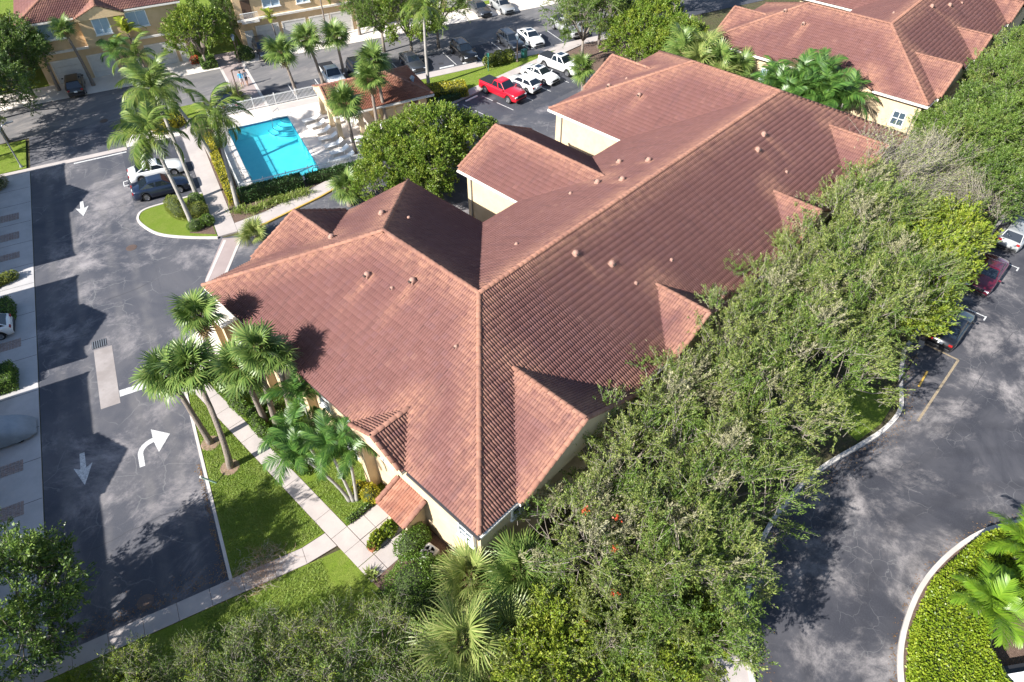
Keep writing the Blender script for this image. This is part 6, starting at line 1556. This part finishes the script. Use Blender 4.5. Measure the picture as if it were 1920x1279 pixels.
# ---------------------------------------------------------------- hedges and shrubs
def hedge(name, loc, rz, dims, label, mat, dens=240, ls=(.07, .13), rnd=.25, group='clipped hedges', cat='hedge', poly=None):
    """clipped box hedge (or plan polygon): dark inside, leafy skin"""
    t = thing(name, loc, rz, label, cat, group); V = []; P = []; Nn = []
    if poly is None: lx, ly, h = dims; poly = [(-lx / 2, -ly / 2), (lx / 2, -ly / 2), (lx / 2, ly / 2), (-lx / 2, ly / 2)]
    else: h = dims
    A = sum(poly[i][0] * poly[(i + 1) % len(poly)][1] - poly[(i + 1) % len(poly)][0] * poly[i][1] for i in range(len(poly)))
    if A < 0: poly = poly[::-1]; A = -A
    A /= 2; Q = np.array(poly); c = Q.mean(0)
    ins = c + (Q - c) * .92
    core = MB(); core.prism([tuple(p) for p in ins], 0, h * .93); core.build('branches', M['core'], t)
    n = int(A * dens); lo, hi = Q.min(0), Q.max(0); pts = rng.uniform(lo, hi, (n * 4, 2)); ok = np.zeros(len(pts), bool); j = len(Q) - 1
    for i in range(len(Q)):
        ok ^= ((Q[i, 1] > pts[:, 1]) != (Q[j, 1] > pts[:, 1])) & (pts[:, 0] < (Q[j, 0] - Q[i, 0]) * (pts[:, 1] - Q[i, 1]) / (Q[j, 1] - Q[i, 1] + 1e-12) + Q[i, 0]); j = i
    pts = pts[ok][:n]; P.append(np.c_[pts, h + .035 * np.sin(pts[:, 0] * 4.1) + .03 * np.cos(pts[:, 1] * 5.3) + rng.normal(0, .03, len(pts))]); Nn.append(np.tile((0, 0, 1.), (len(pts), 1)))
    for i in range(len(Q)):
        a, b = Q[i], Q[(i + 1) % len(Q)]; d = b - a; L = np.linalg.norm(d); m = int(L * h * dens); u = rng.random(m); nn = np.array((d[1], -d[0])) / L
        z = rng.random(m) * h; P.append(np.c_[a + u[:, None] * d + nn * rng.normal(-.01, .035, (m, 1)) - nn * (rnd * .3 * (z / h) ** 4)[:, None], z]); Nn.append(np.tile((nn[0], nn[1], 0.), (m, 1)))
    P, Nn = np.concatenate(P), np.concatenate(Nn); m = len(P)
    D = unit(Nn * .55 + rng.normal(size=(m, 3)) * .6 + np.array((0, 0, .25))); L = rng.uniform(*ls, m)
    V, F = leaf_quads(P - D * (L * .35)[:, None], D, L, L * rng.uniform(.5, .75, m), rng)
    obj('foliage', np_mesh('foliage', V, F, M[mat]), t)
    return t
def shrub(name, loc, blobs, label, mat, dens=260, ls=(.08, .15), group='shrubs', cat='shrub'):
    """blobs: (x,y,z,rx,ry,rz) ellipsoids"""
    t = thing(name, loc, 0, label, cat, group); P = []; Nn = []; core = MB()
    for (x, y, z, a, b, c) in blobs:
        core.lathe([(.03, -.85), (.6, -.6), (.82, 0), (.6, .55), (.03, .83)], 10, (0, 0, 0)); k = 50
        for i in range(len(core.v) - 50, len(core.v)): v = core.v[i]; core.v[i] = (x + v[0] * a, y + v[1] * b, max(.0, z + v[2] * c))
        n = int(4 * math.pi * ((a * b) ** 1.6 + (a * c) ** 1.6 + (b * c) ** 1.6) ** (1 / 1.6) / 3 ** (1 / 1.6) * dens); d = unit(rng.normal(size=(n, 3)))
        r_ = 1 + rng.normal(0, .05, n) + .07 * np.sin(d[:, 0] * 7) * np.cos(d[:, 1] * 6 + 1)
        q = d * r_[:, None] * (a, b, c) + (x, y, z); nn = unit(d / (a, b, c)); k = q[:, 2] > .02; P.append(q[k]); Nn.append(nn[k])
    core.build('branches', M['core'], t, smooth=True)
    P, Nn = np.concatenate(P), np.concatenate(Nn); m = len(P); D = unit(Nn * .6 + rng.normal(size=(m, 3)) * .55 + np.array((0, 0, .2))); L = rng.uniform(*ls, m)
    V, F = leaf_quads(P - D * (L * .3)[:, None], D, L, L * rng.uniform(.45, .7, m), rng); obj('foliage', np_mesh('foliage', V, F, M[mat]), t)
    return t
def tuft(name, loc, label, mat, n=70, L=(.4, .8), w=.035, spread=.25, group='strap-leaved plants', cat='plant', up=.8):
    t = thing(name, loc, 0, label, cat, group); V, F = [], []
    for i in range(n):
        a = random.uniform(0, 6.283); e = random.uniform(.35, 1.3); l = random.uniform(*L); x, y = random.gauss(0, spread), random.gauss(0, spread); c, s = math.cos(a) * math.cos(e), math.sin(a) * math.cos(e); u = math.sin(e) * up
        _seg(V, F, [(x, y, 0), (x + c * l * .5, y + s * l * .5, u * l * .6), (x + c * l, y + s * l, u * l * .62)], [w * .8, w, w * .2])
    obj('leaf_tuft', np_mesh('leaf_tuft', V, F, M[mat]), t); return t
# facade hedge row along the sidewalk
shrub('facade_hedge', (-2.15, 17.2, .08), [(random.uniform(-.2, .2), y, .3, .42, .6, .5) for y in np.arange(-4.2, 5.4, .8)], 'long low bright green hedge between the sidewalk and facade palms', 'hedge')
shrub('facade_shrub', (-1.0, 19.2, .08), [(0, 0, .4, .6, .7, .55), (.2, -1.4, .4, .55, .6, .5), (.3, 1.3, .4, .5, .6, .5)], 'bright green shrub against the facade behind the palms', 'hedge')
shrub('facade_shrub', (-.2, 14.2, .08), [(0, 0, .45, .5, .8, .55), (-.4, -1.4, .4, .5, .6, .5)], 'low green shrub under the tall feather palm', 'hedge')
shrub('variegated_shrub', (-.55, 8.55, .08), [(0, 0, .5, .5, .6, .6), (-.2, .7, .4, .4, .5, .5)], 'yellow-green variegated shrub between the triple palm clump and porch', 'hedge_y', group='facade shrubs')
hedge('clipped_hedge', (-1.3, 8.22, .08), 0, (2.3, .3, .35), 'narrow clipped hedge edging the entry walk below the triple palms', 'hedge', 300)
shrub('entry_shrub', (-1.35, 6.2, .1), [(-.55, .0, .3, .4, .32, .42), (.15, -.1, .38, .48, .34, .5), (-.95, -.15, .25, .32, .3, .36)], 'lime leafy potted shrub on the entry walk', 'lime', 260, (.12, .22))
pt = thing('flower_pot', (-2.5, 5.95, .11), 0, 'terracotta pot with a reddish spiky plant on the entry walk', 'pot')
MB().lathe([(.14, 0), (.2, .28), (.22, .28), (.22, .33), (.17, .33), (.16, .25)], 14).build('pot', plain('terracotta', (.42, .16, .08), .8), pt)
V, F = [], []
for i in range(26):
    a = random.uniform(0, 6.28); e = random.uniform(.4, 1.2); _seg(V, F, [(0, 0, .28), (.2 * math.cos(a) * math.cos(e), .2 * math.sin(a) * math.cos(e), .28 + .25 * math.sin(e)), (.38 * math.cos(a) * math.cos(e), .38 * math.sin(a) * math.cos(e), .28 + .36 * math.sin(e))], [.04, .045, .01])
obj('leaves', np_mesh('leaves', V, F, leafmat('bromeliad', [(.2, .05, .03), (.28, .12, .06), (.12, .12, .04)], .2)), pt)
shrub('rounded_hedge', (-2.3, 2.5, .08), [(0, 0, .8, 1.55, 1.45, 1.1), (.9, -.5, .75, 1.1, 1.1, .95), (-.2, -1.0, .75, 1.2, 1.0, .95)], 'large rounded green hedge beside the air conditioner', 'hedge', 300, (.07, .12), 'clipped hedges', 'hedge')
shrub('rounded_hedge', (-.95, 4.45, .08), [(0, 0, .65, 1.0, .75, .75), (.45, .1, .65, .7, .7, .75)], 'smaller rounded hedge between entry walk and air conditioner', 'hedge', 300, (.07, .12), 'clipped hedges', 'hedge')
tuft('spiky_plant', (-3.45, 4.9, .1), 'yellow-green spiky plant at the walkway corner by the lawn', 'grassy', 60, (.4, .7), .06, .1)
for k, (x, y) in enumerate(((-3.6, 3.5), (-3.2, 2.2), (-3.9, 1.6))): tuft('dark_spiky_plant', (x, y, .08), 'dark purple-brown spiky plant in the mulch beside the rounded hedge', 'deadfrond' if k == 2 else 'hedge_d', 50, (.4, .75), .05, .15, 'dark bed plants')
# dead frond pile on the diagonal walk
t = thing('frond_pile', PQ(-10.0, 6.5, .1), 0, 'heap of dry brown fronds and twigs on the diagonal walk corner', 'debris'); V, F = [], []
for i in range(420):
    x, y, z = random.gauss(0, .75), random.gauss(0, .5), abs(random.gauss(0, .14)); a = random.uniform(0, 6.28); l = random.uniform(.25, .8)
    _seg(V, F, [(x, y, z + .02), (x + math.cos(a) * l * .5, y + math.sin(a) * l * .5, z + .12), (x + math.cos(a + .5) * l, y + math.sin(a + .5) * l, z + .05)], [.012, .014, .006])
dt_ = obj('twigs', np_mesh('twigs', V, F, [leafmat('dry_twigs', [(.3, .22, .15), (.42, .36, .3), (.34, .17, .08), (.5, .45, .4)], .1)]), t); dt_['kind'] = 'stuff'
# tree rings
for (x, y, lab) in ((-4.95, 18.75, 'mulch ring round the straight lawn palm'), (-5.05, 16.3, 'mulch ring round the bent lawn palm')):
    o = MB().lathe([(.58, 0), (.54, .03), (.2, .05)], 18).build('mulch_ring', plain('ring_mulch', (.3, .2, .15), .95, c2=(.22, .14, .1), scale=10), None); o.location = (x, y, .1); o['kind'] = 'structure'
# pool hedges
hedge('yellow_hedge', PQ(-3.95, 48.2, .1), PQ_ROT, (.8, 13.0, .75), 'long bright yellow clipped hedge along the pool walk', 'hedge_y', 220, (.09, .16))
hedge('dark_hedge', PQ(-.6, 41.9, .1), PQ_ROT, (5.6, 1.1, 1.15), 'dark green clipped hedge under the lower pool fence', 'hedge_d', 230, (.1, .17))
hedge('dark_hedge', PQ(5.4, 42.15, .1), PQ_ROT, (5.6, .8, .8), 'lower dark hedge beyond the round fence sign', 'hedge_d', 230, (.1, .17))
for k in range(13):
    p = -4.1 + .52 * k; tuft('strap_plant', PQ(p, 39.9 + .07 * k + random.uniform(-.2, .2) + (.6 if k < 2 else 0), .1), 'pale green strap-leaved clump in the border below the dark hedge', 'grassy', 60, (.5, .95), .05, .28)
sb = [(-8.9, 42.2, .9, 1.55, 1.0)]
shrub('clipped_shrub', PQ(-8.55, 42.4, .1), [(0, 0, .7, .75, 1.5, .95)], 'tall olive clipped shrub on the planted island', 'hedge_o', 380, (.06, .1), 'clipped island shrubs')
shrub('clipped_shrub', PQ(-7.05, 41.6, .1), [(0, 0, .5, .85, .8, .6)], 'olive domed shrub beside the palm trunk on the island', 'hedge_o', 380, (.06, .1), 'clipped island shrubs')
shrub('clipped_shrub', PQ(-7.6, 39.6, .1), [(0, 0, .35, .7, .6, .45)], 'low green clipped shrub at the island\'s curved kerb', 'hedge', 380, (.06, .1), 'clipped island shrubs')
shrub('clipped_shrub', PQ(-6.9, 43.4, .1), [(0, 0, .45, .6, .7, .55)], 'green clipped ball beside the tallest coconut palm', 'hedge', 380, (.06, .1), 'clipped island shrubs')
shrub('flowering_bush', PQ(-6.6, 39.9, .1), [(0, 0, .35, .55, .6, .45)], 'loose green bush with pinkish leaves near the walk corner', 'hedge', 260, (.09, .15), 'clipped island shrubs')
shrub('garden_shrub', PQ(-7.5, 58.5, .05), [(0, 0, .6, 1.2, .8, .8), (1.6, .2, .6, 1.0, .8, .7)], 'yellow flowering shrub behind the coconut palms', 'hedge_y', 160, (.1, .18))
# hedges by the lots
hedge('yellow_hedge', PQ(21.2, 52.7, .1), PQ_ROT + R(-14), (4.6, 2.4, .9), 'broad yellow-green hedge at the right of the pool pavilion', 'hedge_y', 150, (.1, .18))
hedge('dark_hedge', PQ(20.0, 51.0, .1), PQ_ROT + R(10), (4.4, .8, .6), 'dark low hedge under the broad yellow hedge', 'hedge_d', 150, (.1, .18))
shrub('lot_hedge', (46.7, 44.6, .1), [(-1.2, .3, .6, .9, .7, .75), (0, 0, .65, 1.0, .75, .85), (1.2, -.3, .6, .9, .7, .75)], 'olive rounded hedge behind the red pickup', 'hedge_o', 170, (.1, .18), 'clipped hedges', 'hedge')
shrub('round_bush', PQ(3.7, 73.0), [(0, 0, .6, 1.0, 1.2, .85)], 'round dark green bush at the crossing\'s far side', 'dark', 170, (.1, .18))
hedge('verge_hedge', PQ(-.6, 73.0), PQ_ROT, (1.7, 2.2, .8), 'square green hedge under the dense round townhouse tree', 'hedge', 150, (.1, .18))
shrub('garden_shrub', PQ(-1.9, 74.3), [(0, 0, .4, .6, .5, .5)], 'small orange flowering shrub by the townhouse door', 'red', 130, (.08, .15))
# left driveway hedges
hedge('driveway_hedge', PQ(-22.9, 27.6, .03), PQ_ROT, (3.6, 2.1, 1.0), 'bright clipped hedge beside the covered car', 'hedge', 300, (.08, .13))
hedge('driveway_hedge', PQ(-23.2, 35.1, .03), PQ_ROT, (4.0, 1.9, 1.0), 'shaded clipped hedge behind the white hatchback', 'hedge', 220, (.08, .13))
shrub('driveway_shrub', PQ(-23.0, 39.0, .03), [(x, 0, .3, .7, .5, .4) for x in (-1.2, -.2, .8, 1.5)], 'low yellowish shrub strip between two driveways', 'hedge_o', 220, (.08, .14))
shrub('driveway_shrub', PQ(-22.6, 54.6, .03), [(0, 0, .5, 1.0, .9, .6), (-1.4, 0, .5, .9, .9, .6)], 'dull brownish shrub at the road\'s far corner', 'oak_grey', 200, (.08, .14))
# hedge island lime hedge
ih = [(9.3, -18.3), (10.8, -17.45), (13.1, -16.72), (16.5, -16.55), (20.4, -17.4), (23.1, -19.0), (26.8, -22.6), (25.6, -24.6), (21.5, -22.2), (18.6, -20.4), (16.6, -19.3), (14.4, -19.5), (13.4, -20.6), (12.6, -22.5), (10.5, -25.5), (8.0, -24.5), (7.6, -21.5)]
hedge('lime_hedge', (0, 0, .09), 0, 1.05, 'broad curved lime green hedge filling the island by the side road', 'hedge_l', 420, (.08, .18), poly=ih) if 'hedge_l' in M else None
